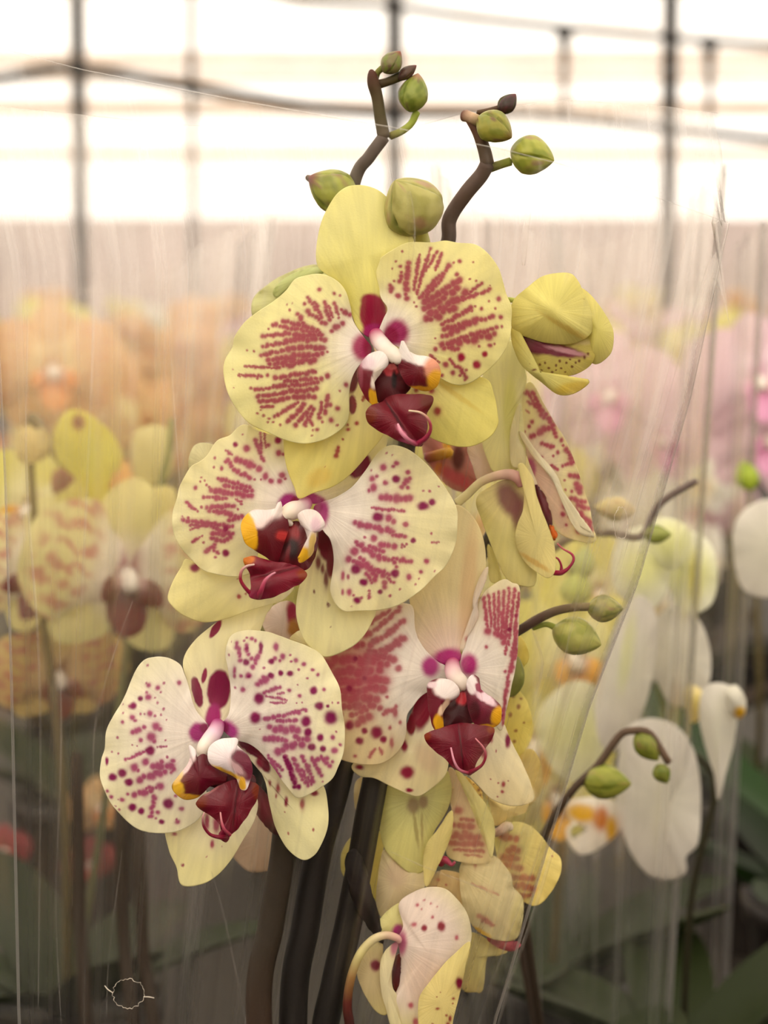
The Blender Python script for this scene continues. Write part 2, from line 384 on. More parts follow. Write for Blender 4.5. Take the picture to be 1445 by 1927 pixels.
for k, (hx, hy, d, lab) in enumerate([(1062, 55, 7, 'short hanger under the upper pipe, left of the right post'), (1335, 74, 7, 'short hanger under the upper pipe, right of the right post'), (742, 12, 6.9, 'bracket where the upper pipe meets the middle post')]):
    w_ = np.vstack([P(hx, hy+v, DZ(d)) for v in (0, 8, 25, 60, 150)]).reshape(-1, 3)
    o = wtube('pipe_hanger', None, w_, np.array([.036, .03, .018, .013, .010]), [(60, 56, 50)], M_metal, 10); tag(o, lab, 'hanger', 'pipe hangers')

# benches
def bench(y0, y1, x0, x1, label):
    r = empty('growing_bench', ((x0+x1)/2, (y0+y1)/2, 0), label, 'bench', 'growing benches')
    box('bench_top', x0, x1, y0, y1, .68, .72, M_bench, r)
    for x in (x0+.1, x1-.1):
        for y in (y0+.06, y1-.06): box('leg', x-.02, x+.02, y-.02, y+.02, 0, .68, M_bench, r)
BZ = .72
bench(.35, 2.7, -2.6, 2.6, 'dark growing bench under the sleeved orchids in front')
bench(3.2, 5.4, -4.2, 4.2, 'second growing bench behind the front one')
bench(6.0, 9.5, -6.5, 6.5, 'farthest growing bench near the back wall')

# ------------------------------------------------------------------ generic orchid for the rows behind
class Geo:
    def __init__(s): s.V = []; s.F = []; s.C = []; s.n = 0
    def add(s, V, Fc, C):
        V = np.asarray(V, float); s.V.append(V); s.F += [tuple(i+s.n for i in f) for f in Fc]
        s.C.append(np.tile(lin(C), (len(V), 1)) if np.ndim(C) == 1 else C); s.n += len(V)
    def xf(s, M):
        M = np.array(M); out = Geo(); out.F = list(s.F); out.n = s.n
        v = np.vstack(s.V); out.V = [v@M[:3, :3].T+M[:3, 3]]; out.C = [np.vstack(s.C)]; return out
    def merge(s, g): s.V += g.V; s.F += [tuple(i+s.n for i in f) for f in g.F]; s.C += g.C; s.n += g.n
    def obj(s, name, m, par, org=None): return mk(name, np.vstack(s.V), s.F, m, par, org, np.vstack(s.C), np.vstack(s.V)[:, [0, 2]])
def tepal(g, ang, L, W, pal, back=.0, rings=9, seg=28, y=0, broad=False, k=1.0):
    th = np.linspace(0, 2*np.pi, seg, endpoint=False); t = np.linspace(0, 1, rings+1)[1:]
    ex = .5*L*(1+np.cos(th)); wy = .5*W*np.sin(th)*((.55+.45*np.clip(ex/L*2, 0, 1)) if broad else (.6+.4*np.clip(ex/L*2, 0, 1)))
    c = np.array([L*.55, 0]); d = np.stack([ex-c[0], wy], 1)
    u = np.r_[c[0], (c[0]+t[:, None]*d[:, 0]).ravel()]; v = np.r_[0, (t[:, None]*d[:, 1]).ravel()]
    T = np.r_[0, np.repeat(t, seg)]; dep = y-.18*W*(1-T**2)+back*(u/L)**2*L+.05*W*np.sin(5*np.r_[0, np.tile(th, rings)]+ang)*T**3
    a = math.radians(ang); X = u*math.cos(a)-v*math.sin(a); Z = u*math.sin(a)+v*math.cos(a)
    Fc = [(0, 1+j, 1+(j+1) % seg) for j in range(seg)]
    for i in range(rings-1): Fc += [(1+i*seg+j, 1+(i+1)*seg+j, 1+(i+1)*seg+(j+1) % seg, 1+i*seg+(j+1) % seg) for j in range(seg)]
    rd = u/L; col = lin(pal['c'])*(1-ss(.15, .6, rd))[:, None]+lin(pal['o'])*ss(.15, .6, rd)[:, None]
    if pal.get('s') is not None and broad:
        m = (ss(.05, .5, np.sin(v/W*40+wn(u, v, L*.12)*2)+wn(u, v, L*.1, 2))*ss(.3, .42, rd)*ss(.95, .8, rd)*pal.get('sd', .8))[:, None]
        col = col*(1-m)+lin(pal['s'])*m
    e = ss(.16, .06, rd)[:, None]*.9; col = col*(1-e)+lin(pal['m'])*e
    g.add(np.stack([X, dep, Z], 1), Fc, col)
def flower_geo(pal, sc=1.0, rings=9, seg=28):
    g = Geo()
    tepal(g, 90, .047*sc, .034*sc, pal, .15, rings, seg, .002)
    tepal(g, -52, .045*sc, .030*sc, pal, .15, rings, seg, .002); tepal(g, -128, .045*sc, .030*sc, pal, .15, rings, seg, .002)
    tepal(g, 12, .052*sc, .062*sc, pal, .1, rings, seg, -.001, True); tepal(g, 168, .052*sc, .062*sc, pal, .1, rings, seg, -.001, True)
    return g
def lip_geo(pal, sc=1.0):
    g = Geo(); p2 = dict(c=pal['l'], o=pal['l'], m=pal['l']); p3 = dict(c=pal['l'], o=pal['lt'], m=pal['l']); pw = dict(c=(206, 176, 166), o=pal['lt'], m=(206, 176, 166))
    g2 = Geo(); tepal(g2, -88, .024*sc, .02*sc, p3, -.5, 6, 16, -.008*sc)
    tepal(g2, -25, .016*sc, .012*sc, pw, -.8, 6, 16, -.008*sc); tepal(g2, -155, .016*sc, .012*sc, pw, -.8, 6, 16, -.008*sc)
    w_ = np.array([[0, -.002, .002], [0, -.008, .001], [0, -.013, -.003]])*sc
    V, Fc, t = wtube_geo(w_, np.array([.004, .0042, .0035])*sc, 10); g2.add(V, Fc, WHITE)
    return g2
PAL = dict(
    yellow=dict(c=WHITE, o=(230, 222, 158), s=(188, 100, 104), m=(160, 50, 100), l=(66, 14, 24), lt=(100, 34, 30), sd=.75),
    plain=dict(c=(240, 236, 190), o=(222, 214, 120), s=None, m=(150, 60, 90), l=(120, 30, 40), lt=(220, 160, 30)),
    orange=dict(c=(240, 220, 170), o=(224, 184, 128), s=(206, 140, 104), m=(206, 130, 90), l=(190, 100, 60), lt=(214, 140, 70), sd=.5),
    white=dict(c=(240, 240, 225), o=(240, 238, 230), s=None, m=(220, 225, 150), l=(232, 180, 40), lt=(236, 226, 200)),
    pink=dict(c=(240, 220, 228), o=(224, 196, 204), s=None, m=(216, 160, 186), l=(206, 130, 166), lt=(214, 150, 184)),
    dusk=dict(c=(206, 180, 140), o=(196, 172, 112), s=(170, 96, 96), m=(120, 50, 60), l=(84, 30, 36), lt=(120, 60, 40)),
    red=dict(c=(150, 70, 60), o=(150, 64, 66), s=None, m=(120, 20, 50), l=(120, 10, 40), lt=(180, 60, 40)))
GREEN = (36, 44, 20)
def leaf_geo(g, ang, L, W, x=0, y=0, z=0, arch=.5, col=GREEN):
    n = 14; t = np.linspace(0, 1, n); a = math.radians(ang)
    rr = L*t*(1-.15*arch*t); hz = L*(.75*t-arch*1.1*t*t); wd = W*np.sin(np.pi*np.clip(t*.93+.07, 0, 1))**.6
    V = []
    for i in range(n):
        for s_, dp in ((-1, .0), (-.5, -.12), (0, -.2), (.5, -.12), (1, .0)):
            V.append((x+rr[i]*math.cos(a)-s_*wd[i]/2*math.sin(a), y+rr[i]*math.sin(a)+s_*wd[i]/2*math.cos(a), z+hz[i]-dp*-wd[i]))
    Fc = [(i*5+j, i*5+j+1, (i+1)*5+j+1, (i+1)*5+j) for i in range(n-1) for j in range(4)]
    g.add(V, Fc, col)
def pot_geo(g, r=.055, h=.12, x=0, y=0, z=0):
    th = np.linspace(0, 2*np.pi, 32, endpoint=False); pr = [(r*.02, 0), (r*.74, 0), (r*.76, .003), (r*.95, h*.86), (r*1.03, h*.87), (r*1.05, h), (r*.98, h), (r*.95, h*.9), (0.001, h*.9)]
    V = [(x+q*math.cos(t), y+q*math.sin(t), z+k) for q, k in pr for t in th]
    g.add(V, [(i*32+j, i*32+(j+1) % 32, (i+1)*32+(j+1) % 32, (i+1)*32+j) for i in range(len(pr)-1) for j in range(32)], (34, 28, 24))
def plant_parts(pal, seed, H0=.47, nfl=8, nst=2, sc=.95, seg=22, rings=6):
    rd = random.Random(seed); parts = []
    g = Geo(); pot_geo(g); parts.append(('pot', g, M_pot, None))
    for i in range(6): g = Geo(); leaf_geo(g, i*61+rd.uniform(-15, 15), rd.uniform(.10, .135), .05, 0, 0, .11, rd.uniform(.1, .4), (rd.randint(40, 54), rd.randint(36, 46), 22)); parts.append(('leaf', g, M_leaf, None))
    for s_ in range(nst):
        a = rd.uniform(0, 6.28); top = H0*rd.uniform(.92, 1.0); lx, ly = .07*math.cos(a), .05*math.sin(a)
        t = np.linspace(0, 1, 12); w_ = np.stack([lx*t**1.5, ly*t**1.5, .1+(top-.1)*t], 1)
        V, Fc, _ = wtube_geo(w_, np.linspace(.0035, .002, 12), 8); g = Geo(); g.add(V, Fc, (70, 62, 36)); parts.append(('flower_stem', g, M_stem, None))
        for k in range(nfl//nst):
            t_ = 1-k*.125; c = np.array([lx*t_**1.5+(.03 if k % 2 else -.03), ly*t_**1.5-.02, .1+(top-.1)*t_])
            M = Matrix.Translation(c)@Euler((rd.uniform(-.3, .3), 0, rd.uniform(-.9, .9))).to_matrix().to_4x4()
            parts.append(('flower', flower_geo(pal, sc, rings, seg).xf(M), M_petal, lip_geo(pal, sc).xf(M)))
    return parts
def plant_one(name, pal, seed, loc, **kw):
    g = Geo()
    for nm, q, m, l in plant_parts(pal, seed, **kw):
        g.merge(q)
        if l: g.merge(l)
    o = g.obj(name, M_petal, None, np.zeros(3)); o.location = loc; return o
far = {}
rd = random.Random(5)
for k, pn in enumerate(['yellow', 'plain', 'orange', 'white', 'pink', 'red']):
    far[pn] = [plant_one('potted_orchid', PAL[pn], 100+k*7+j, (0, 0, 0), seg=16, rings=5, nfl=10) for j in range(2)]
used = {}
def far_plant(pn, x, y, label, group, rz=0, sc=1.0):
    j = rd.randint(0, 1); src = far[pn][j]
    if not used.get((pn, j)): o = src; used[(pn, j)] = 1
    else: o = src.copy(); COL.objects.link(o)
    o.location = (x, y, BZ); o.rotation_euler = (0, 0, rz); o.scale = (sc, sc, sc)
    tag(o, label, 'orchid', group)
LAB = dict(yellow='blurred red spotted yellow orchid', plain='blurred plain yellow orchid', orange='blurred orange orchid',
           white='blurred white orchid', pink='blurred pink orchid', red='blurred red orchid')
ORD = ['leftmost', 'second', 'third', 'fourth', 'fifth', 'sixth', 'seventh', 'eighth', 'ninth', 'tenth', 'eleventh', 'twelfth', 'thirteenth', 'fourteenth']
def row(y, dx, mix, where, sc=1.0):
    hw = .1785*y+.02; n = int(2*hw/dx)+1
    for k in range(n):
        x = -hw+(k+.5)*2*hw/n; pn = mix(x)
        nth = ORD[k]+(' from the left' if k else '') if k < n-1 else 'rightmost'
        far_plant(pn, x+rd.uniform(-.01, .01), y+rd.uniform(-.03, .03), LAB[pn]+', '+nth+' in the '+where, 'orchids in the '+where, rd.uniform(-.6, .6), sc*rd.uniform(.93, 1.04))
    for sd_ in (-1, 1):                 # the row runs on past both edges of the picture
        for k in range(3):
            x = sd_*(hw+(k+.5)*dx); pn = mix(x)
            far_plant(pn, x, y+rd.uniform(-.03, .03), LAB[pn]+', '+['first', 'second', 'third'][k]+' past the '+('left' if sd_ < 0 else 'right')+' edge in the '+where, 'orchids beyond the edges of the picture', rd.uniform(-.6, .6), sc)
row(2.0, .22, lambda x: 'pink' if x > .3 else rd.choice(['yellow', 'plain', 'yellow']) if x < .1 else rd.choice(['plain', 'white']), 'row nearest the sleeves', .94)
row(2.4, .23, lambda x: 'orange' if x < -.26 else 'pink' if x > .3 else rd.choice(['yellow', 'plain']), 'second row behind the sleeves', .98)
row(3.4, .24, lambda x: rd.choice(['orange', 'yellow']) if x < -.2 else rd.choice(['plain', 'pink', 'white']), 'second bench front row', 1.0)
row(4.2, .26, lambda x: rd.choice(['orange', 'plain', 'yellow']), 'second bench middle row', 1.0)
row(5.1, .28, lambda x: rd.choice(['orange', 'plain']) if x < .3 else rd.choice(['pink', 'plain', 'white']), 'second bench back row', 1.02)
row(6.4, .32, lambda x: rd.choice(['yellow', 'orange', 'white']), 'farthest bench front row', 1.02)
row(8.6, .36, lambda x: rd.choice(['orange', 'plain', 'orange']), 'farthest bench back row', 1.05)
for v in far.values():
    for o in v:
        if 'label' not in o: bpy.data.objects.remove(o)

# ------------------------------------------------------------------ the main orchid
potc = P(560, 1927, 0); potc = np.array([potc[0], potc[1]+.0, BZ])
ORC = empty('potted_orchid', potc, 'yellow orchid with crimson spots, in sharp focus inside the clear sleeve in front', 'orchid')
g = Geo(); pot_geo(g, .06, .13); o = g.xf(Matrix.Translation(potc)).obj('pot', M_pot, ORC, potc)
g = Geo(); n_ = 40; th = np.linspace(0, 2*np.pi, n_, endpoint=False)
V = [(potc[0], potc[1], potc[2]+.122)]+[(potc[0]+.055*math.cos(t), potc[1]+.055*math.sin(t), potc[2]+.118) for t in th]; g.add(V, [(0, 1+j, 1+(j+1) % n_) for j in range(n_)], (70, 48, 32)); g.obj('potting_bark', M_bark, ORC, potc)
for i in range(6):
    g = Geo(); leaf_geo(g, i*60+20, .19, .06, potc[0], potc[1], potc[2]+.12, .55); g.obj('leaf', M_leaf, ORC, potc).modifiers.new('t', 'SOLIDIFY').thickness = .0015
def to_pot(k, px=0):      # lower ends of the stems, in the pixel frame
    return k
BR = (58, 40, 30); BR2 = (44, 36, 26); BR3 = (86, 66, 54)
def stem(pts, cols, z=0, label=None, knobs=(), name='flower_stem'):
    o = tube(name, ORC, pts, N, cols, M_stem, z, ns=18, step=6, knobs=knobs)
    if label: o['label'] = label
    return o
stem([(585, 2700, 24, -60), (520, 2300, 25, -100), (487, 1900, 25, -110), (510, 1740, 25, -120), (530, 1620, 24, -130), (545, 1480, 22, -140), (590, 1250, 18, -190), (640, 1050, 16, -190), (700, 860, 15, -190), (700, 700, 14, -190), (640, 480, 13, -190), (668, 338, 12.5, -150), (695, 295, 12, -120), (722, 258, 12, -110)], [BR, BR, BR, BR2, BR2, BR2, BR3, (100, 88, 84), (92, 80, 72)], 0, 'brown flower stem rising to the left bud tip')
stem([(600, 2700, 24, -80), (560, 2300, 26, -130), (552, 1900, 27, -150), (575, 1740, 27, -160), (600, 1600, 26, -170), (640, 1460, 24, -180), (700, 1200, 20, -220), (740, 1000, 18, -210), (765, 840, 17, -200), (780, 640, 16, -200), (815, 520, 15, -190), (843, 455, 14, -100), (846, 412, 14, -80), (875, 366, 13.5, -60), (905, 330, 13, -50), (917, 308, 13, -40)], [(20, 16, 12), (20, 16, 12), (20, 16, 12), (24, 18, 14), (34, 26, 18), (60, 46, 36), (84, 66, 56)], 0, 'dark flower stem rising to the right bud tip', knobs=((.985, .1),))
stem([(615, 2700, 23, -100), (600, 2300, 25, -140), (607, 1980, 26, -150), (630, 1850, 26, -150), (655, 1740, 26, -160), (678, 1620, 25, -160), (700, 1500, 25, -170), (745, 1300, 20, -240), (840, 1150, 16, -260), (930, 1000, 14, -260)], [(16, 13, 10), (16, 13, 10), (20, 16, 12), (26, 20, 15), (60, 50, 40)], 0, 'dark rightmost flower stem beneath the blooms')
petal('bract', ORC, "655 1605 672 1600 690 1650 716 1748 720 1775 690 1740 665 1690 652 1640", N, -128, base=((22, 14, 12), (18, 12, 10), 5, 60), n=(14, 60), mt=M_stem, thick=.0015)

def core(par_z, colpts, fr, cols, z, r_label=None):
    o = tube('flower', ORC, colpts, fr, cols, M_column, z, ns=20, step=2)
    if r_label: o['label'] = r_label
    return o
HI = (70, 340)
# ---- flower 1 (top)
f1 = core(0, [(765, 770, 34, -20), (780, 800, 38, 0), (815, 840, 38, 25), (850, 868, 37, 38), (868, 890, 30, 42), (872, 905, 16, 40)], A, [(190, 40, 110), (236, 225, 222), WHITE, (245, 236, 222)], 70, 'top open flower, facing the viewer beneath the big round bud')
petal('sepal', f1, "655 73 720 75 790 105 860 185 930 300 940 360 880 430 820 500 800 580 815 650 810 760 770 790 720 778 680 740 655 680 620 590 560 510 500 460 485 400 495 310 520 220 570 130 610 90", A, 38, (0, .06), 22, (4, 4, 1), (760, 790), 45, 40, (YEL2, (232, 226, 138), 40, 260),
      ells=((752, 675, 62, 92, 0, (160, 14, 62), .25), (735, 610, 40, 30, 0, (160, 14, 62), .5), (755, 765, 55, 45, 0, (176, 30, 110), .4), (800, 600, 30, 130, 10, (232, 226, 138), .8, .0)), n=(50, 220), ctr=(720, 400))
petal('petal', f1, "490 487 540 495 590 525 625 570 645 640 660 710 710 785 745 830 735 870 700 900 660 960 640 1040 640 1130 630 1180 590 1225 520 1265 430 1283 340 1265 250 1225 170 1185 110 1115 70 1040 52 950 60 890 95 830 105 780 150 715 210 665 280 620 340 570 385 515 430 497", A, 58, (-.02, .02), 16, (5, 5, 0), (745, 830), 55, 40, (WHITE, (236, 230, 156), 30, 130),
  """500 562 12; 570 580 10; 597 588 8; 445 600 490 660 12; 432 628 11; 480 620 512 690 13; 522 620 548 700 13; 570 625 590 690 10; 604 655 638 682 13; 545 640 560 690 10; 445 665 530 722 15; 400 680 445 740 14;
  558 750 605 722 16; 350 632 6; 362 658 8; 375 625 4; 330 708 490 748 14; 285 725 500 765 14; 262 745 7; 235 780 330 768 12; 330 768 510 778 16; 235 828 350 808 12; 350 800 525 792 19; 163 845 7; 195 850 7; 228 868 350 845 13; 350 840 520 830 19;
  260 888 510 862 20; 270 908 480 890 18; 300 925 420 905 14; 155 920 300 928 8; 95 933 4; 120 962 235 968 9; 210 975 9; 258 962 10; 290 975 480 945 14; 340 990 505 978 13; 180 1022 9; 200 1032 300 1018 10; 290 1015 490 1000 13; 210 1060 330 1048 12; 330 1040 490 1028 16; 215 1085 330 1078 13; 330 1070 480 1060 16;
  225 1110 285 1108 9; 310 1145 400 1092 12; 352 1182 430 1100 14; 392 1192 460 1112 14; 432 1190 475 1120 12; 500 1160 512 1090 12; 530 1140 540 1055 13; 552 1100 12; 585 1118 14; 555 1172 14; 583 1195 9; 490 1216 10; 465 1245 6; 210 1140 8; 225 1125 6; 240 1150 9; 265 1165 9; 290 1155 10; 318 1195 8; 260 1182 8; 285 1180 8; 440 1150 470 1200 9; 515 1180 9; 100 1023 4; 130 970 5;
  537 965 14; 625 1007 13; 595 1037 8; 538 852 8; 515 835 8; 512 865 8; 480 1000 505 985 10; 470 1220 7; 437 1200 8""", pcol=(176, 62, 80), ells=((705, 832, 52, 62, 0, (180, 40, 100), .7), (735, 830, 30, 50, 0, (160, 10, 70), .6)), n=HI)
petal('petal', f1, "940 338 1030 340 1090 332 1150 342 1230 350 1290 390 1340 460 1360 520 1375 580 1400 640 1400 700 1390 800 1340 890 1270 955 1200 1000 1130 1005 1050 965 980 905 900 850 850 820 800 810 775 770 800 700 820 650 790 600 770 520 768 450 790 410 850 370 900 345", A, 60, (.02, -.03), 16, (5, 5, 2), (800, 790), 55, 40, (WHITE, (236, 228, 146), 30, 125),
  """890 382 7; 860 428 7; 843 462 6; 880 452 10; 915 435 910 600 17; 885 480 880 525 12; 870 590 17; 830 538 840 572 15; 852 520 8; 970 400 945 560 10; 1000 420 960 580 10; 1020 370 982 500 9; 1050 385 1000 475 9; 1075 390 1042 470 10; 1110 450 992 610 15; 1130 435 8; 1158 428 10; 1145 490 12;
  1160 515 1000 620 19; 1060 500 972 600 13; 1222 432 6; 1140 560 992 650 24; 1190 580 1002 690 24; 1130 650 1020 702 22; 1300 560 1160 612 11; 1205 512 8; 1260 530 1200 580 9; 1235 520 7; 1300 540 5; 1340 605 13; 1325 650 8; 1295 615 7; 1210 650 1080 722 14; 1310 690 1090 742 17; 1240 700 1080 782 18; 1330 740 1150 792 15;
  1320 770 1080 822 20; 1350 690 12; 1355 735 9; 1300 822 13; 1320 815 8; 1250 825 9; 1150 840 1090 832 15; d1275 862 17; d1237 912 23; d1165 878 23; 1045 840 13; 1045 788 6; 1030 880 10; 1110 890 1142 920 11; 1092 912 15; 1150 920 1190 975 11; 1125 950 13; 1160 962 9; 1182 982 8; 1075 962 10; 1190 937 9; 1020 870 1062 900 9; 1230 640 8; 1260 650 10; 945 620 6; 955 640 8; 1215 660 9; 1290 760 8""", pcol=(176, 60, 78), dcol=(176, 16, 60), ells=((865, 762, 55, 62, 0, (176, 50, 110), .7), (835, 775, 36, 40, 0, (150, 10, 70), .6)), n=HI)
petal('sepal', f1, "900 820 1000 900 1100 950 1200 960 1290 985 1318 1050 1335 1140 1335 1200 1290 1260 1200 1297 1100 1285 1000 1240 950 1180 930 1100 880 1000 850 880", A, 28, (.03, -.02), 14, (3, 4, 1), (860, 850), 45, 40, ((236, 224, 140), (228, 218, 110), 60, 180), "955 1030 12; 1026 1034 17; 1053 1130 19; 940 1060 10", ells=((1150, 1060, 120, 12, 35, (222, 196, 84), .9, .5),), n=(40, 160), pcol=(176, 50, 50))
petal('sepal', f1, "700 880 760 950 815 1050 820 1150 800 1240 730 1330 640 1430 560 1485 470 1515 405 1540 385 1490 350 1400 335 1300 345 1230 450 1180 560 1100 620 1000 660 930", A, 26, (-.03, -.03), 16, (3, 4, 2), (730, 880), 45, 40, ((238, 226, 150), (230, 218, 112), 60, 220), "635 1215 10; 632 1195 8; 675 1186 11; 585 1300 580 1340 11; 610 1262 7; 526 1392 4; 740 1035 700 1080 9", ells=((500, 1440, 60, 40, -30, (232, 200, 90), .9, .5), (668, 960, 24, 90, 12, (130, 10, 34), .3), (655, 1100, 20, 44, 0, (140, 20, 44), .3)), pcol=(178, 54, 54), n=(44, 200))
petal('lip_side_lobe', f1, "700 905 730 870 775 850 812 870 820 905 790 945 760 985 752 1040 768 1095 750 1100 715 1060 690 1000 682 950", A, 108, (.2, -.05), 12, (3, 3, 0), base=((128, 14, 40), (128, 14, 40), 1, 50), ells=((775, 890, 58, 50, -35, (238, 228, 224), .4), (728, 905, 34, 30, 0, (226, 200, 210), .8, .8), (768, 975, 22, 50, 15, (238, 226, 210), .5), (752, 1070, 16, 46, -10, (226, 172, 36), .6), (700, 960, 10, 50, 0, (180, 90, 110), .8, .6)), mt=M_lip, n=(34, 110), thick=.001)
petal('lip_side_lobe', f1, "888 800 905 840 950 870 1010 880 1055 910 1066 960 1050 1010 1010 1032 960 1025 915 1005 885 960 872 900 876 850", A, 108, (-.2, -.05), 14, (3, 3, 1), base=((120, 12, 34), (120, 12, 34), 1, 60), ells=((960, 880, 95, 34, 20, (238, 228, 224), .5), (895, 835, 24, 50, 0, (240, 232, 226), .4), (1030, 930, 40, 50, 0, (222, 150, 120), .8), (1045, 985, 42, 48, 0, (226, 168, 34), .6), (985, 1022, 60, 12, 5, (210, 150, 30), .8)), mt=M_lip, n=(34, 110), thick=.001)
petal('lip_throat', f1, "720 960 800 900 870 890 900 940 930 1000 910 1040 870 1060 840 1090 790 1095 750 1050", A, 84, (0, .1), 10, base=((96, 6, 22), (80, 4, 16), 1, 60), ells=((835, 945, 34, 24, 0, (196, 60, 70), .5), (840, 925, 20, 14, 0, (220, 110, 110), .5), (850, 985, 12, 40, 0, (30, 4, 8), .8)), mt=M_lip, n=(24, 80), thick=.001)
petal('lip', f1, "720 1140 740 1110 790 1092 840 1060 930 1055 1020 1058 1028 1090 1000 1140 1005 1200 995 1260 975 1295 920 1285 850 1258 780 1220 735 1185", A, 112, (0, .12), 14, (3, 4, 0), base=((132, 14, 40), (110, 10, 26), 10, 70), ells=((740, 1150, 30, 34, 0, (130, 44, 16), .9), (1005, 1085, 34, 30, 0, (110, 30, 14), .9), (850, 1150, 8, 90, -32, (80, 4, 20), .9), (885, 1230, 40, 10, 50, (216, 120, 150), .9, .8), (930, 1275, 50, 12, 12, (200, 90, 130), .9, .8)), mt=M_lip, n=(40, 130), thick=.0012, fold=(880, 1170, 52, -12, 12))  # the two pale pink ellipses are crease highlights painted into the lip colour
tube('tendril', f1, [(960, 1285, 14, 0), (1000, 1255, 12, 15), (1022, 1215, 8, 25), (1012, 1170, 7, 30), (975, 1138, 6, 32), (920, 1128, 4, 30)], A, [(150, 30, 70), (160, 50, 70), (240, 225, 190)], M_lip, 112, 12, 2)
tube('tendril', f1, [(955, 1288, 10, 0), (915, 1262, 10, 14), (885, 1230, 9, 20), (868, 1190, 5, 18)], A, [(150, 30, 70), (220, 140, 165), (230, 160, 180)], M_lip, 118, 12, 2)
# ---- flower 2 (middle left)
f2 = core(0, [(665, 400, 30, -20), (640, 425, 38, 5), (605, 435, 42, 25), (580, 452, 38, 36), (570, 475, 26, 38), (600, 500, 10, 34)], B, [(190, 60, 140), (232, 215, 215), (238, 226, 206), WHITE], 20, 'middle left open flower directly below the top one')
petal('sepal', f2, "640 390 600 330 590 200 640 100 720 20 850 -30 960 -20 1020 60 1030 130 1000 190 930 262 870 330 780 388 700 405", B, -28, (0, 0), 10, (3, 4, 0), (660, 400), -5, 30, (CREAM, (234, 226, 170), 30, 120), ells=((905, 232, 42, 62, 38, (140, 14, 66), .25), (700, 385, 60, 26, 20, (186, 60, 140), .5)), n=(36, 140))
petal('petal', f2, "400 47 440 70 520 95 575 110 600 220 615 300 640 380 610 410 560 450 510 520 450 620 430 700 400 725 330 735 240 720 190 700 140 650 95 600 62 530 60 450 80 380 95 320 140 240 180 215 220 180 260 120 320 95 360 55", B, 0, (-.05, 0), 12, (6, 6, 1), (620, 415), 0, 35, (WHITE, (236, 228, 170), 40, 150),
  """d345 137 15; 378 92 6; 395 155 19; 437 120 470 210 12; 458 85 462 170 8; 475 85 480 150 6; 492 140 11; d537 118 20; 540 175 17; 560 180 10; 300 165 332 182 9; 250 198 8; 248 240 7; 282 245 10; 345 205 450 242 19; 310 210 332 250 13; 300 215 10; 265 290 405 330 13; 345 255 410 290 14; 163 332 11; 190 285 6; 185 305 6; 205 300 6; 215 320 232 340 9; 240 340 420 372 17; 300 325 415 348 15;
  480 280 17; 505 302 15; 555 275 17; 545 302 15; 430 295 8; 460 295 6; 570 290 9; 125 400 172 440 9; 205 375 300 382 11; 258 378 16; 215 425 340 412 14; 230 440 300 445 12; 280 440 372 465 14; 370 405 9; 355 430 8; 110 480 330 510 13; 105 462 5; 140 500 220 505 9; 148 575 192 552 8; d300 518 16; 240 540 332 540 15; 200 580 7; 210 617 250 590 12; 245 602 15; d300 628 19; 255 647 9; 280 575 322 560 13; 215 500 292 532 15; 140 520 230 490 8; 345 385 372 395 7; 235 560 290 575 13; 320 545 14; 130 470 9; 320 480 355 470 12; 250 615 270 630 10; 190 420 8""",
  pcol=(186, 78, 100), dcol=(158, 30, 80), ells=((585, 400, 50, 42, -30, (176, 40, 130), .6), (615, 390, 20, 18, 0, (150, 10, 70), .7)), n=HI)
petal('petal', f2, "1070 140 1130 160 1190 205 1250 270 1300 340 1345 420 1350 500 1340 590 1300 680 1240 740 1180 800 1090 860 1000 885 900 890 840 892 800 860 775 800 785 720 790 640 775 570 745 530 710 480 700 420 740 395 800 375 870 330 930 260 970 200 1020 150", B, 10, (.05, .02), 18, (6, 6, 0), (730, 430), 0, 35, (WHITE, (236, 228, 172), 60, 190),
  """1030 175 6; 1055 185 6; 1075 222 15; 1060 235 10; 1015 240 18; 960 255 6; 965 292 17; 985 280 10; 1125 262 14; d1072 293 22; 1138 290 1100 328 14; 1025 310 14; 970 332 20; 950 345 10; 1125 332 12; 1005 372 1135 385 20; 1265 328 6; 1195 345 6; 1225 348 8; d1235 398 20; d1195 415 34 24; 965 425 1105 438 9; d990 465 32; 1040 470 20; 1060 485 14; 1115 498 15; 890 490 1062 535 18; 1060 545 1110 552 12; d1150 570 16; 1230 540 7; 1235 580 1268 580 6; 932 556 9; 972 562 19;
  890 580 1000 652 16; 885 620 24; 1000 590 1062 600 17; 862 655 1020 722 17; 1060 655 1142 670 13; 1210 665 13; d1067 720 25; 1130 737 15; 1185 712 11; d890 702 28; d925 760 23; 975 747 17; 832 730 10 22; 857 736 9 16; d1000 802 15; 1020 762 15; 832 805 9 18; 860 805 13 18; d895 842 21; 950 800 950 835 8; 1090 790 7; 1045 820 9; 1175 745 6; 1245 710 5; 915 650 982 730 15; 1000 640 1062 670 13; 950 600 1012 622 14; 1160 770 6; 1030 740 1062 760 10; 1100 590 9; 1100 600 1118 590 8; 985 700 1040 725 12; 940 720 965 760 12; 1075 690 10; 915 830 9; 880 820 9; 1020 780 14; 870 870 4""",
  pcol=(184, 70, 100), dcol=(150, 22, 82), ells=((738, 445, 30, 62, 0, (190, 70, 140), .8), (710, 420, 30, 30, 0, (170, 30, 110), .6)), n=HI)
petal('sepal', f2, "120 655 180 680 300 710 420 690 500 700 570 720 610 780 560 840 500 860 400 890 300 925 200 940 110 910 60 870 38 830 60 760 100 690", B, -30, (-.02, 0), 12, (3, 4, 0), (600, 560), None, 40, (CREAM, (232, 222, 146), 40, 200), "d162 695 28 22; 360 825 11; 390 812 6; 440 625 12; 355 745 5", ells=((480, 700, 60, 70, 0, (190, 90, 90), .8, .35),), pcol=(184, 84, 70), n=(36, 150))
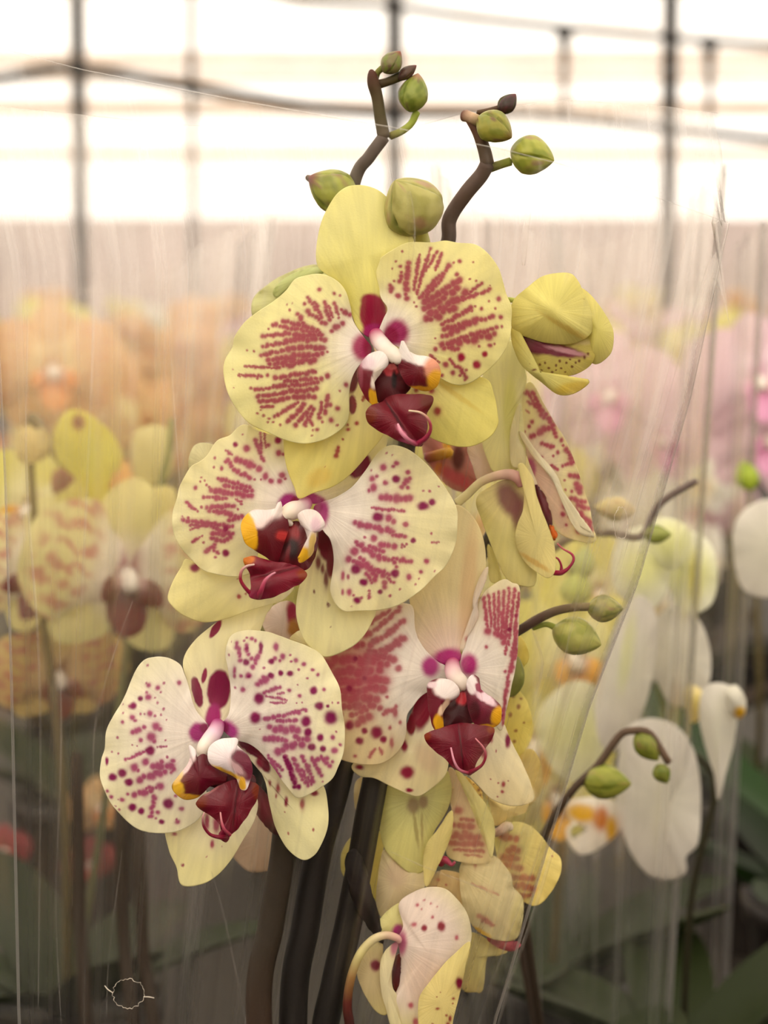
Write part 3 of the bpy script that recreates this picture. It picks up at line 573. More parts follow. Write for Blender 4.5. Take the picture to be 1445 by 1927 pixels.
petal('sepal', f2, "690 560 720 520 760 540 790 600 800 740 820 850 880 870 975 885 962 940 920 1010 860 1060 760 1098 700 1070 650 1010 622 920 622 850 640 760 670 660", B, -32, (0, .05), 12, (3, 4, 2), (730, 520), -5, 30, ((226, 214, 150), (236, 230, 166), 60, 150), "720 670 14 34; 755 745 12 44; 702 803 6 11; 765 862 8 13; 740 700 10 26; 768 700 12 40; 775 960 3", pcol=(120, 20, 30), ells=((750, 590, 34, 80, -12, (116, 14, 34), .3), (775, 670, 18, 70, 0, (120, 24, 36), .5)), n=(36, 150))
petal('lip_side_lobe', f2, "547 393 532 425 490 435 430 435 385 470 372 520 390 580 430 612 480 640 530 672 556 600 582 520 575 470 555 440", B, 72, (-.15, 0), 14, (3, 3, 0), base=((116, 10, 30), (116, 10, 30), 1, 40), ells=((460, 470, 90, 46, -8, (238, 218, 214), .6), (535, 430, 26, 46, 15, (240, 226, 220), .5), (405, 525, 36, 90, -14, (236, 178, 26), .35), (520, 560, 62, 96, 20, (112, 8, 30), .5), (552, 548, 30, 24, 0, (190, 50, 50), .8)), mt=M_lip, n=(34, 110), thick=.001)
petal('lip_side_lobe', f2, "632 450 680 430 720 450 745 492 730 522 708 530 702 590 682 640 640 670 630 655 662 620 676 570 664 520 642 490", B, 86, (.15, 0), 10, (3, 3, 1), base=((240, 230, 228), (236, 222, 216), 1, 30), ells=((655, 640, 40, 40, -40, (232, 180, 40), .6), (690, 590, 14, 60, 8, (222, 190, 110), .7), (708, 500, 20, 34, 0, (214, 170, 190), .9, .7)), mt=M_lip, n=(34, 110), thick=.001, ctr=(692, 530))
petal('lip_throat', f2, "545 560 600 490 660 500 700 560 716 560 712 620 690 670 660 705 580 700 530 660", B, 52, (0, .1), 10, base=((110, 10, 26), (96, 8, 22), 1, 60), ells=((600, 545, 34, 44, 20, (170, 44, 50), .6), (600, 610, 34, 50, 0, (40, 4, 10), .9), (580, 650, 10, 60, 10, (150, 40, 50), .8, .6)), mt=M_lip, n=(24, 80), thick=.001)
petal('lip', f2, "385 652 430 645 480 662 530 672 600 680 665 722 640 760 590 790 530 820 460 834 410 826 416 780 412 720 392 680", B, 78, (-.05, .12), 12, (3, 4, 0), base=((136, 20, 46), (140, 20, 46), 10, 70), ells=((400, 660, 32, 20, 0, (200, 110, 20), .8), (650, 725, 26, 20, 0, (150, 60, 20), .9), (540, 720, 110, 8, -14, (100, 6, 26), .9), (440, 815, 50, 18, 0, (150, 30, 70), .8)), mt=M_lip, n=(40, 130), thick=.0012, fold=(530, 710, -14, -12, 12))
tube('tendril', f2, [(425, 820, 12, 0), (392, 790, 9, 10), (368, 750, 8, 18), (372, 710, 7, 22), (395, 688, 6, 22), (430, 680, 4, 20)], B, [(150, 20, 60), (160, 30, 60), (230, 200, 190)], M_lip, 80, 12, 2)
tube('tendril', f2, [(450, 825, 14, 0), (462, 795, 11, 16), (478, 755, 9, 20), (502, 730, 6, 18), (525, 716, 4, 14)], B, [(150, 20, 60), (180, 70, 100), (220, 150, 170)], M_lip, 84, 12, 2)
# ---- flower 3 (lower left)
f3 = core(0, [(680, 660, 36, -20), (665, 700, 42, 5), (630, 745, 40, 28), (603, 785, 36, 42), (600, 815, 26, 46), (612, 840, 8, 44)], C_, [(180, 40, 130), (232, 200, 220), (240, 232, 222), (238, 226, 206)], 0, 'lower left open flower with the darkest round spots')
petal('sepal', f3, "625 665 570 600 540 540 520 440 495 350 510 280 560 210 640 140 700 100 800 50 970 8 935 80 900 180 880 300 850 420 790 540 740 600 710 660 670 690", C_, -58, (0, 0), 8, (3, 4, 0), (670, 690), -20, 34, (CREAM, (238, 230, 176), 40, 180), ells=((685, 475, 62, 108, 4, (140, 18, 72), .22), (655, 620, 40, 70, 8, (168, 34, 110), .5), (570, 488, 26, 84, -12, (140, 18, 72), .22), (608, 400, 13, 42, 12, (158, 36, 84), .4), (668, 152, 20, 54, 32, (146, 22, 68), .25)), n=(54, 240), ctr=(690, 330))
petal('petal', f3, "292 315 330 303 380 300 430 312 480 345 500 390 530 480 560 580 620 655 640 720 610 790 600 880 610 960 620 1060 600 1130 560 1180 480 1225 400 1240 310 1235 240 1210 170 1150 110 1080 70 1000 52 930 60 850 78 790 85 700 120 620 170 540 210 450 250 360", C_, -25, (-.05, .02), 16, (5, 6, 1), (625, 715), -20, 35, (WHITE, (238, 232, 190), 60, 220),
  """305 345 7; 312 452 15; 300 440 8; 360 465 15; 375 490 7; 392 440 9; 472 440 15; d268 523 17; 310 515 19; 300 490 9; d230 562 24; 210 565 10; 175 555 5; 360 545 8; 345 520 7; 318 604 17; 345 615 9; 290 605 7; 390 578 9; 225 625 18; 240 640 12; 270 605 8; 172 650 11; 175 600 7; 405 635 5; 378 610 8; 265 688 228 697 18; 288 676 15; 350 672 26; 370 685 16; 325 728 28; 340 750 14; 270 745 14; 146 732 9; 225 770 6; 250 775 5; 400 745 6;
  d320 800 30; 190 850 300 800 10; 360 780 405 778 8; 118 808 7; 150 815 6; d90 858 11 26; 295 860 24; 235 890 24; 255 905 12; 380 860 16; 440 855 15; 410 835 9; 330 890 430 880 24; d170 920 28; d120 942 28; d205 968 28; 270 950 400 912 22; 372 990 24; 240 1030 322 1020 20; 92 1015 10; 112 1047 11; 170 1062 14; 200 1032 10; d225 1102 28; 342 1040 322 1150 14; d272 1122 20; d415 1082 34; 485 1110 15; 360 1130 14; d380 1180 18; 465 1180 15; 315 1152 10; 135 1095 5; 155 1112 7; 150 1062 5; 350 1160 9; 460 1165 8; 300 1000 350 1000 14; 430 920 450 890 12; 455 1040 10""",
  pcol=(180, 66, 112), dcol=(146, 14, 84), ells=((572, 702, 46, 52, 20, (176, 40, 130), .6), (608, 680, 24, 26, 0, (140, 10, 80), .7)), n=HI)
petal('petal', f3, "730 230 760 180 830 160 930 165 1000 185 1080 215 1160 245 1230 290 1290 390 1330 470 1340 570 1355 680 1350 800 1320 890 1280 960 1190 1020 1110 1052 1060 1010 1010 940 960 870 900 800 840 760 770 740 715 700 700 660 740 600 750 500 745 420 730 340 722 290", C_, -18, (.03, 0), 20, (6, 6, 2), (705, 690), -20, 34, (WHITE, (240, 234, 186), 60, 230),
  """990 248 16 26; d910 250 14 36; 905 280 870 350 15; 830 240 842 290 14; d835 255 12; 860 205 13; 880 215 10; 835 200 9; 780 225 800 300 13; 820 215 8; d832 330 22; 800 320 15; 860 310 15; 845 400 22; d847 405 12; 770 372 11 22; 770 400 9 18; 805 402 12; 815 475 17; 775 465 8; 740 290 7; 753 220 4; 925 360 9; d965 325 20; 985 310 14; 1025 300 17; 1010 320 10; 1065 290 8; 1095 320 15; 1070 325 8; 1110 370 9; 1137 340 13; d1065 390 22; d1015 388 18; d962 400 20; 960 405 890 442 19; 925 410 15; 1185 370 11; 1212 395 10; d1190 480 26; 1245 475 10; 1155 415 9;
  d900 522 34; 930 490 1010 460 12; 940 510 1050 530 8; 960 545 1040 545 7; 1060 480 12; 1115 510 13; 1100 545 5; 1130 545 6; 1105 450 6; 1000 500 1030 490 9; d880 625 37; 930 632 1110 595 14; d1220 562 28; d1265 562 12; d1280 625 42; 1320 545 8; 1290 545 6; d1150 645 34; 1000 642 1100 640 14; 930 735 1040 742 20; 960 680 1100 692 25; d1160 702 26; d1225 730 22; 1290 730 14; 1000 800 1120 762 25; d1180 780 26; d1240 790 20; 1300 800 21; 1310 700 7; 1330 770 10; 950 830 1012 935 13; 1040 830 1100 985 16; 1080 840 1142 965 15; 1130 830 1192 965 15; 1180 840 1232 930 14; 1230 830 1272 880 14; d1060 885 1092 990 14; d1112 992 15; 1130 900 1162 985 12; 905 685 5; 980 860 1020 900 12; d1040 840 1060 880 15; 1160 940 1180 980 10; 1240 965 7; 1150 590 10; 1050 600 1150 580 9; 1090 730 1160 740 20; 1200 850 1260 840 15; 1290 860 10""",
  pcol=(178, 64, 112), dcol=(146, 18, 84), ells=((735, 690, 60, 44, 40, (190, 60, 150), .8), (712, 680, 30, 34, 0, (150, 16, 90), .7)), n=(80, 380))
petal('sepal', f3, "770 735 860 740 980 810 1060 900 1110 980 1160 1000 1240 985 1265 1100 1265 1200 1230 1300 1190 1360 1130 1382 1050 1320 990 1210 960 1100 930 960 880 860 800 780", C_, -52, (0, .04), 12, (3, 4, 0), (740, 720), -20, 34, (CREAM, (238, 232, 172), 60, 200), "d1195 1028 26 18; 1000 1000 11 28; 958 975 9 20; 992 1042 7 14; d1045 1072 13 32; 1130 1085 13 32; 1037 1127 5; 1057 1242 6 10; 1187 1222 7 10; d905 860 26 40", pcol=(170, 50, 60), dcol=(150, 30, 56), ells=((850, 790, 80, 24, 35, (122, 14, 52), .3), (925, 865, 26, 60, -25, (120, 14, 44), .3)), n=(50, 200), ctr=(1110, 1150))
petal('sepal', f3, "398 1200 450 1100 560 1050 700 1000 820 1010 890 1060 875 1170 820 1265 750 1380 680 1460 600 1510 490 1518 460 1420 420 1330", C_, -58, (0, .04), 12, (3, 4, 2), (700, 950), None, 40, (CREAM, (234, 226, 158), 60, 190), "450 1245 16 9; 622 1180 14 50; 672 1195 20 48; 650 1298 12 24; d493 1410 11; 620 1366 6; 700 1312 4", pcol=(176, 70, 90), n=(36, 150))
petal('bract', f3, "880 980 930 1030 985 1130 1008 1246 940 1205 875 1105 865 1040", C_, -85, (0, 0), 14, base=((110, 40, 50), (70, 34, 36), 5, 50), n=(18, 60), mt=M_stem, thick=.001)
petal('lip_side_lobe', f3, "530 772 556 800 552 850 600 820 650 860 710 900 722 960 640 985 600 1020 560 1050 500 1056 450 1022 438 980 480 930 520 880 538 830", C_, 62, (-.15, 0), 14, (3, 3, 0), base=((116, 6, 40), (104, 8, 26), 1, 60), ells=((540, 800, 20, 70, 0, (238, 226, 226), .4), (515, 890, 20, 60, 35, (230, 200, 200), .7), (470, 1000, 30, 40, -20, (228, 180, 40), .5), (520, 1045, 90, 18, 4, (222, 164, 30), .6), (470, 945, 20, 40, 40, (232, 196, 120), .8, .8)), mt=M_lip, n=(34, 110), thick=.001, ctr=(580, 940))
petal('lip_side_lobe', f3, "780 735 778 770 830 820 858 880 856 940 832 1006 805 1002 800 965 760 930 690 898 645 870 628 830 640 780 690 745", C_, 78, (.15, 0), 14, (3, 3, 1), base=((236, 222, 226), (240, 230, 230), 1, 40), ells=((815, 880, 52, 92, -28, (120, 22, 56), .4), (730, 915, 90, 16, 25, (228, 180, 60), .7), (812, 975, 16, 36, -10, (230, 176, 50), .5), (780, 890, 20, 60, -45, (222, 190, 190), .9, .6)), mt=M_lip, n=(34, 110), thick=.001)
petal('lip_throat', f3, "600 840 660 860 760 920 860 930 880 980 800 1010 700 1000 620 980 560 940", C_, 42, (0, .1), 8, base=((84, 4, 20), (76, 4, 20), 1, 60), mt=M_lip, n=(24, 80), thick=.001)
petal('lip', f3, "565 1085 590 1050 640 1020 700 985 770 958 850 965 890 985 885 1050 850 1120 800 1200 740 1260 716 1287 688 1262 696 1215 670 1165 610 1122", C_, 68, (0, .12), 12, (3, 4, 0), base=((120, 8, 36), (116, 10, 36), 10, 70), ells=((590, 1070, 36, 34, -30, (130, 44, 20), .8), (880, 1010, 20, 50, 0, (140, 50, 20), .8), (780, 1080, 7, 130, 8, (90, 4, 24), .9), (650, 1015, 50, 10, -30, (220, 150, 150), .7, .5), (720, 1240, 40, 50, 20, (130, 10, 50), .8)), mt=M_lip, n=(40, 130), thick=.0012, fold=(760, 1100, 100, -12, 12), ctr=(770, 1100))
tube('tendril', f3, [(722, 1262, 14, 0), (690, 1262, 12, 10), (640, 1248, 9, 20), (606, 1205, 8, 26), (600, 1160, 6, 28), (608, 1130, 4, 26)], C_, [(120, 8, 40), (130, 10, 50), (110, 10, 40), (200, 150, 150)], M_lip, 70, 12, 2)
tube('tendril', f3, [(742, 1250, 12, 0), (715, 1222, 9, 16), (700, 1180, 6, 20), (693, 1130, 4, 18)], C_, [(150, 20, 60), (190, 90, 110), (220, 160, 160)], M_lip, 76, 12, 2)
# ---- flower 4 (lower right)
f4 = core(0, [(790, 590, 40, -20), (790, 630, 48, 5), (805, 670, 50, 25), (835, 700, 46, 36), (850, 728, 34, 40), (850, 750, 12, 38)], D_, [(180, 30, 110), (230, 190, 200), (238, 226, 214), (236, 222, 206)], -70, 'lower right open flower with a rusty red left petal')
petal('sepal', f4, "862 950 890 972 908 1010 914 1060 906 1110 892 1180 876 1225 858 1250 835 1250 808 1235 786 1200 774 1150 770 1100 780 1040 800 990 830 960", N, -112, (0, 0), 12, (3, 4, 0), (850, 1250), -90, 30, ((226, 200, 180), (232, 216, 156), 30, 150), ells=((848, 1242, 34, 22, 0, (178, 30, 120), .6), (880, 1100, 14, 110, 5, (226, 190, 140), .9, .5)), n=(36, 150))
petal('sepal', f4, "1000 20 990 90 960 150 935 240 940 310 915 370 880 430 850 520 828 572 830 520 850 450 890 380 915 300 910 230 930 140 970 50", D_, -100, (.1, 0), 4, (2, 3, 0), base=((232, 216, 196), (232, 214, 186), 5, 60), ells=((885, 450, 22, 22, 0, (190, 110, 110), .8), (838, 550, 12, 40, 10, (150, 140, 50), .8)), n=(20, 120), ctr=(918, 260), label='curled pale edge of the top sepal')
petal('petal', f4, "330 260 420 235 500 235 555 262 570 400 620 500 700 580 750 610 755 670 700 720 610 780 560 840 520 900 515 1000 490 1080 430 1150 340 1190 200 1180 80 1130 -20 1020 -80 900 -100 700 -40 540 60 400 200 310", D_, -100, (-.03, 0), 14, (5, 6, 0), (680, 640), -90, 34, (WHITE, (228, 208, 150), 60, 190),
  """480 265 330 400 18; 500 340 400 420 18; 420 280 300 360 16; 500 440 380 520 24; 440 400 300 480 24; 470 470 350 560 24; 440 560 250 560 32; 400 600 100 560 36; 470 620 24; 350 640 60 640 38; 400 690 100 700 34; 380 740 130 760 34; 330 800 150 800 34; 360 850 150 850 30; 460 850 380 892 18; 300 900 190 960 32; d340 1000 44; d240 1050 28; d180 960 30; d270 990 25; d380 1040 25; 430 1060 13 36; 330 1100 300 1140 12; 360 1090 370 1130 10; 215 1140 12; d215 565 20; d270 680 18; d180 740 24; 400 790 12; 450 880 18 34; 420 970 12; 480 940 12; 100 480 260 480 30; 150 430 300 420 26; 80 860 120 900 24; 60 600 50; 200 900 280 870 22; 60 760 120 800 30; 300 520 420 510 20; 90 590 16; 40 700 40""",
  pcol=(186, 84, 84), dcol=(152, 26, 66), ells=((230, 640, 170, 180, 0, (192, 100, 104), .9, .65), (660, 610, 52, 60, 0, (180, 50, 130), .8)), n=(60, 280), pa=.8)
petal('petal', f4, "1000 150 1090 95 1140 115 1186 150 1182 350 1168 560 1135 740 1105 880 1080 985 1040 950 950 800 890 720 840 660 835 590 860 490 900 380 930 280 960 200", D_, -105, (.05, 0), 12, (4, 5, 1), (850, 630), -90, 34, (WHITE, (234, 222, 178), 50, 170),
  """975 200 995 370 13; 1005 190 1020 370 11; 1035 180 1040 380 11; 1065 170 1060 400 12; 1095 160 1080 430 12; 1125 150 1100 450 12; 1155 150 1120 480 12; 1178 180 1150 500 12; 1000 400 26; 1040 410 1100 440 20; d1125 390 18; d1165 310 13; 990 495 12; 1150 480 1130 640 16; 1110 480 1100 540 10; 1165 520 1110 700 14; 1100 640 12; 1120 700 1100 800 14; 1100 790 1085 950 12; 1050 390 1090 460 22; 1170 400 1150 560 14; 1080 300 1110 420 20; d1080 900 12""",
  pcol=(184, 66, 84), ells=((885, 600, 52, 66, 0, (180, 30, 120), .8),), n=(60, 240), ctr=(1030, 520))
petal('sepal', f4, "195 1195 300 1120 430 1080 500 1000 560 850 620 740 680 760 720 950 760 1100 765 1180 740 1260 650 1340 590 1375 530 1365 430 1320 330 1270 240 1255", D_, -128, (0, 0), 10, (3, 4, 0), (720, 720), None, 40, (CREAM, (234, 220, 162), 60, 190), "d240 1205 28 18; d522 1235 50 46; d535 1340 27 15; d505 1080 22 42; 460 1100 12", dcol=(160, 10, 58), pcol=(170, 50, 80), ells=((615, 840, 60, 150, 12, (146, 14, 50), .4), (545, 950, 28, 66, 0, (140, 14, 44), .4), (640, 1150, 60, 100, -30, (222, 196, 160), .9, .6)), n=(50, 200), ctr=(600, 1120))
petal('sepal', f4, "880 1040 960 1000 1060 960 1095 955 1135 1050 1200 1180 1250 1300 1272 1388 1220 1425 1130 1432 1020 1392 940 1310 880 1240 850 1140", D_, -125, (0, .03), 10, (3, 4, 2), (880, 800), None, 40, (CREAM, (238, 224, 172), 60, 200), "d1115 1050 18 50; 975 1120 22 34; 1090 1305 12 18; 1060 1300 7; 1015 1275 6; 1085 1350 10; 1055 1378 6; 1118 1285 5; 1048 1110 5 12; 1020 1040 10 24", pcol=(178, 66, 70), n=(36, 150))
petal('lip_side_lobe', f4, "648 710 700 685 770 690 820 735 822 780 775 820 735 870 718 940 732 996 700 1002 678 970 655 880 648 780", D_, -8, (-.15, 0), 14, (3, 3, 0), base=((128, 18, 46), (120, 14, 36), 1, 60), ells=((755, 740, 78, 62, 10, (238, 226, 222), .4), (735, 850, 18, 60, 30, (232, 200, 170), .6), (708, 950, 26, 60, -8, (232, 172, 26), .5), (670, 720, 26, 20, 0, (226, 200, 205), .6)), mt=M_lip, n=(34, 110), thick=.001)
petal('lip_side_lobe', f4, "880 690 910 660 940 680 938 730 985 775 1040 810 1076 860 1066 940 1010 972 950 962 910 930 888 860 876 760", D_, -8, (.1, 0), 14, (3, 3, 1), base=((134, 40, 66), (120, 20, 44), 1, 50), ells=((905, 715, 30, 60, -10, (238, 226, 226), .4), (985, 800, 70, 24, 35, (230, 200, 210), .6), (945, 740, 14, 34, -30, (160, 40, 80), .4), (1052, 900, 36, 54, 15, (232, 172, 30), .6), (1000, 962, 50, 16, 5, (222, 160, 30), .6), (925, 870, 30, 60, 0, (84, 10, 26), .8)), mt=M_lip, n=(34, 110), thick=.001)
petal('lip_throat', f4, "720 900 780 830 860 745 890 800 915 930 870 950 800 980 735 1010", D_, -30, (0, .1), 8, base=((66, 8, 18), (80, 6, 22), 1, 60), ells=((845, 800, 34, 40, 0, (190, 50, 60), .6),), mt=M_lip, n=(24, 80), thick=.001)
petal('lip', f4, "625 1015 680 990 780 960 860 948 960 958 1025 970 1030 1010 990 1080 940 1160 915 1220 900 1250 870 1240 810 1220 740 1150 660 1080", D_, -4, (0, .12), 12, (3, 4, 0), base=((124, 12, 40), (120, 12, 34), 10, 70), ells=((640, 1020, 26, 24, 0, (150, 50, 20), .8), (1015, 985, 26, 20, 0, (150, 60, 20), .8), (840, 1090, 8, 130, -8, (84, 4, 24), .9)), mt=M_lip, n=(40, 130), thick=.0012, fold=(840, 1080, 84, -12, 12))
tube('tendril', f4, [(890, 1238, 16, 0), (925, 1220, 12, 12), (965, 1190, 9, 20), (985, 1140, 8, 24), (972, 1090, 6, 26), (925, 1035, 4, 20)], D_, [(130, 10, 50), (140, 14, 50), (210, 130, 140)], M_lip, 0, 12, 2)
tube('tendril', f4, [(880, 1240, 10, 0), (830, 1220, 9, 12), (800, 1170, 7, 18), (780, 1090, 5, 14)], D_, [(150, 20, 60), (210, 140, 160), (220, 150, 170)], M_lip, 6, 12, 2)
# ---- flower 5 (side view, right)
f5 = core(0, [(0, 1405, 26, -10), (60, 1355, 25, -5), (130, 1290, 24, 0), (210, 1255, 26, 5), (290, 1243, 30, 10), (345, 1262, 34, 12), (370, 1300, 30, 8)], E, [(222, 214, 160), (226, 214, 160), (224, 190, 170), (210, 150, 150)], -150, 'flower turned away to the right, seen from its side on a curved stalk')
petal('sepal', f5, "300 480 360 560 388 660 390 730 365 820 385 1050 385 1170 340 1215 220 1232 180 1180 140 1050 120 900 140 700 210 580", E, -190, (0, 0), 14, (4, 4, 0), base=((232, 228, 160), (230, 224, 150), 5, 90), ells=((300, 900, 40, 200, 0, (222, 220, 120), .9, .6),), n=(30, 130), ctr=(260, 950))
petal('sepal', f5, "355 840 350 920 335 960 350 1050 385 1120 382 1190 345 1205 310 1190 300 1080 310 960", E, -176, (0, 0), 6, (2, 4, 0), base=((234, 224, 166), (230, 222, 160), 5, 60), n=(16, 70))
petal('petal', f5, "60 1085 140 1060 190 1100 240 1200 250 1240 180 1260 120 1280 90 1200", E, -215, (0, 0), 8, (2, 4, 0), base=((226, 200, 180), (230, 206, 170), 5, 60), n=(16, 70))
petal('petal', f5, "400 725 432 732 470 800 540 930 620 1060 670 1180 710 1300 750 1430 775 1560 790 1612 760 1632 700 1625 600 1590 545 1530 495 1420 455 1290 405 1160 370 1060 338 985 345 900 362 790", E, -180, (.25, .05), 8, (3, 5, 0), (390, 1200), None, 40, ((234, 214, 190), (236, 226, 160), 30, 90),
  """380 780 410 800 8; 400 770 440 850 10; 430 780 470 860 14; 450 850 500 900 18; 480 900 530 950 20; 400 830 460 870 10; 390 880 410 890 8; 425 945 14; 410 972 14; 385 1000 9; 420 1030 480 1000 18; 470 1000 540 970 24; 540 980 560 1030 16; 590 1050 14; 480 1070 545 1090 14; 570 1120 12; 545 1140 9; 620 1100 650 1170 18; 600 1080 10; 600 1200 660 1170 15; 480 1145 12 9; 530 1190 560 1210 10; 640 1250 680 1260 20; 610 1275 8; 680 1300 700 1340 22; 615 1330 9; 650 1340 11; 650 1380 720 1400 18; 690 1420 740 1440 18; 700 1460 750 1520 18; 680 1440 700 1490 12; 570 1215 10; 740 1500 765 1560 12; 620 1420 26; 640 1480 14; 620 1530 10; 690 1560 22; 740 1575 18; 600 1470 16; 660 1520 10""", pcol=(186, 76, 88), ells=((520, 1350, 60, 260, -25, (230, 200, 180), .6, .8), (415, 1210, 34, 60, 0, (200, 90, 140), .7)), n=(60, 240), ctr=(520, 1180))
petal('petal', f5, "350 1005 375 1005 400 1050 470 1135 520 1190 570 1260 620 1390 650 1470 700 1540 775 1585 765 1600 690 1575 640 1500 600 1400 550 1290 500 1220 440 1150 390 1080", E, -158, (.25, .05), 3, (1, 5, 0), base=((240, 232, 196), (238, 228, 186), 5, 60), n=(14, 140), ctr=(540, 1260), label='pale rolled edge of the side petal')
petal('lip', f5, "445 1300 470 1330 505 1390 530 1480 535 1540 520 1560 490 1480 455 1390", E, -150, (0, 0), 8, base=((110, 8, 34), (90, 8, 28), 5, 40), mt=M_lip, n=(16, 60), thick=.001)
petal('lip_side_lobe', f5, "525 1530 545 1545 565 1590 555 1612 538 1600", E, -148, (0, 0), 4, base=((210, 100, 20), (220, 120, 30), 5, 40), mt=M_lip, n=(8, 40), thick=.001)
tube('tendril', f5, [(548, 1800, 16, 0), (590, 1800, 15, 4), (630, 1775, 9, 8), (660, 1730, 8, 8), (650, 1695, 7, 6), (600, 1665, 5, 2), (568, 1635, 4, 0)], E, [(160, 10, 60), (150, 10, 60), (170, 40, 80), (200, 100, 110)], M_lip, -150, 12, 2)
tube('tendril', f5, [(590, 1810, 14, 0), (590, 1760, 7, 4), (575, 1725, 6, 6), (552, 1710, 4, 4)], E, [(150, 10, 60), (160, 30, 70)], M_lip, -152, 12, 2)
petal('sepal', f5, "125 1355 210 1300 275 1273 340 1285 385 1330 420 1450 440 1600 450 1750 440 1868 370 1876 290 1842 240 1755 195 1650 140 1500 110 1410", E, -150, (-.05, 0), 14, (3, 4, 0), (330, 1280), None, 40, ((220, 204, 130), (216, 206, 124), 20, 120), ells=((300, 1390, 62, 110, -28, (132, 66, 74), .8, .9), (350, 1460, 34, 90, 10, (140, 84, 84), .9, .8), (160, 1550, 30, 120, -20, (222, 214, 140), .9, .6)), n=(40, 150))
petal('sepal', f5, "345 1192 375 1183 425 1260 450 1370 500 1500 548 1640 555 1780 522 1830 470 1810 400 1755 350 1680 330 1600 345 1520 375 1440 382 1340 372 1260", E, -124, (.06, 0), 10, (3, 4, 1), base=((226, 212, 128), (232, 218, 134), 20, 80), ells=((440, 1740, 100, 14, 32, (222, 184, 96), .9, .7),), n=(34, 140), ctr=(450, 1600), label='folded yellow front sepal with a pointed hood')
petal('sepal', f5, "175 1640 215 1700 250 1830 240 1855 190 1850 178 1760", E, -175, (0, 0), 4, (2, 4, 0), base=((216, 206, 120), (216, 206, 120), 20, 80), n=(12, 50))
# ---- flowers 6..9: hanging cluster at the bottom and backs of blooms behind
f6 = core(0, [(560, 120, 20, -30), (540, 180, 22, -10), (520, 240, 26, 0), (515, 290, 20, 2)], J, [(150, 150, 90), (170, 150, 120), (150, 110, 110)], -215, 'green-backed flower hanging below, facing away')
petal('sepal', f6, "290 300 312 200 400 150 560 130 660 90 705 110 720 220 692 330 620 450 575 560 560 680 480 700 400 640 330 560 300 450", J, -196, (0, 0), 20, (4, 4, 0), (520, 260), None, 40, ((190, 188, 110), (214, 208, 122), 10, 90), ells=((495, 300, 36, 50, 0, (136, 100, 82), .9, .7), (555, 280, 26, 40, 0, (140, 100, 84), .9, .7), (510, 440, 10, 110, -8, (150, 130, 70), .9, .6), (545, 430, 8, 90, 0, (150, 120, 70), .9, .5)), n=(40, 150))
petal('sepal', f6, "722 330 727 430 690 550 630 680 572 782 556 700 556 610 580 520 650 430", J, -172, (.1, 0), 6, (2, 4, 0), base=((220, 204, 116), (222, 206, 118), 10, 90), n=(24, 100))
petal('petal', f6, "335 560 450 640 560 700 562 782 500 840 430 880 350 920 310 962 278 880 285 740 305 620", J, -205, (0, 0), 14, (3, 4, 0), base=((216, 196, 146), (220, 206, 150), 10, 90), ells=((400, 700, 60, 80, 0, (206, 180, 150), .9, .6),), n=(30, 120))
f7 = core(0, [(655, 640, 26, 0), (680, 620, 22, 10), (720, 650, 12, 14), (742, 635, 8, 16)], J, [(150, 20, 60), (170, 60, 90)], -190, 'hanging flower with a rusty dotted petal, between the green-backed one and the bottom one')
petal('petal', f7, "705 80 770 130 830 250 870 350 930 500 952 620 900 645 800 640 700 600 690 480 720 380 712 250", J, -212, (0, 0), 10, (3, 4, 0), (740, 120), None, 40, ((216, 190, 150), (222, 204, 144), 10, 130), "760 330 30; 740 420 850 430 24; 730 480 880 490 24; 720 520 900 530 20; 740 560 910 570 12; 800 590 900 600 8; 800 460 26; 860 520 30; 780 380 850 390 14", pcol=(186, 112, 84), pa=.65, n=(44, 180))
petal('petal', f7, "745 90 800 130 860 215 925 300 972 400 972 520 955 610 925 520 880 420 850 340 800 220", J, -186, (.1, 0), 8, (3, 4, 0), base=((222, 214, 130), (228, 216, 138), 10, 90), n=(26, 120), ctr=(895, 370))
petal('petal', f7, "800 130 850 165 895 215 905 275 870 245 830 210", J, -196, (0, 0), 4, base=((226, 186, 70), (228, 190, 70), 10, 90), paint="835 190 8; 850 175 5; 865 230 8; 880 210 10; 890 240 9; 850 235 5; 880 260 7", pcol=(130, 30, 20), n=(30, 90))
petal('petal', f7, "780 640 860 610 960 595 1030 650 1075 720 1085 785 1140 850 1142 970 1105 1085 1000 1098 900 1060 840 1000 790 900 770 760", J, -225, (0, 0), 14, (5, 5, 0), (760, 640), None, 40, ((214, 198, 140), (214, 200, 144), 20, 110), "860 650 10 24; 880 950 960 1000 14; 840 760 1000 830 7; 900 980 980 1010 8", pcol=(190, 120, 90), pa=.55, ells=((880, 1040, 80, 16, 28, (226, 186, 50), .9, .9), (1110, 950, 40, 150, 10, (206, 196, 120), .9, .5)), n=(44, 170))
petal('sepal', f7, "575 775 640 690 720 690 790 720 810 830 850 950 860 1010 780 930 690 830 620 790", J, -240, (0, 0), 6, (3, 4, 0), base=((206, 176, 110), (208, 178, 112), 20, 90), paint="640 740 10; 690 770 8; 620 778 660 800 8; 780 920 5", pcol=(180, 90, 60), n=(26, 110))
petal('sepal', f7, "930 1080 1000 1095 1090 1100 1130 1125 1090 1160 1020 1150 960 1120", J, -235, (0, 0), 4, (2, 4, 0), base=((150, 50, 60), (150, 60, 66), 5, 60), n=(14, 60))
petal('sepal', f7, "840 1050 950 1100 1050 1160 1000 1185 930 1200 905 1390 860 1405 780 1380 800 1200 830 1120", J, -262, (0, 0), 8, (2, 4, 0), base=((206, 192, 112), (190, 160, 84), 20, 110), n=(20, 90), ctr=(870, 1200))
f8 = core(0, [(960, 470, 22, 0), (1000, 455, 26, 8), (1050, 425, 30, 12), (1078, 440, 16, 12)], J, [(120, 20, 40), (226, 200, 180), (230, 216, 190)], -235, 'hanging flower with red brushed petals at the right edge of the sleeve')
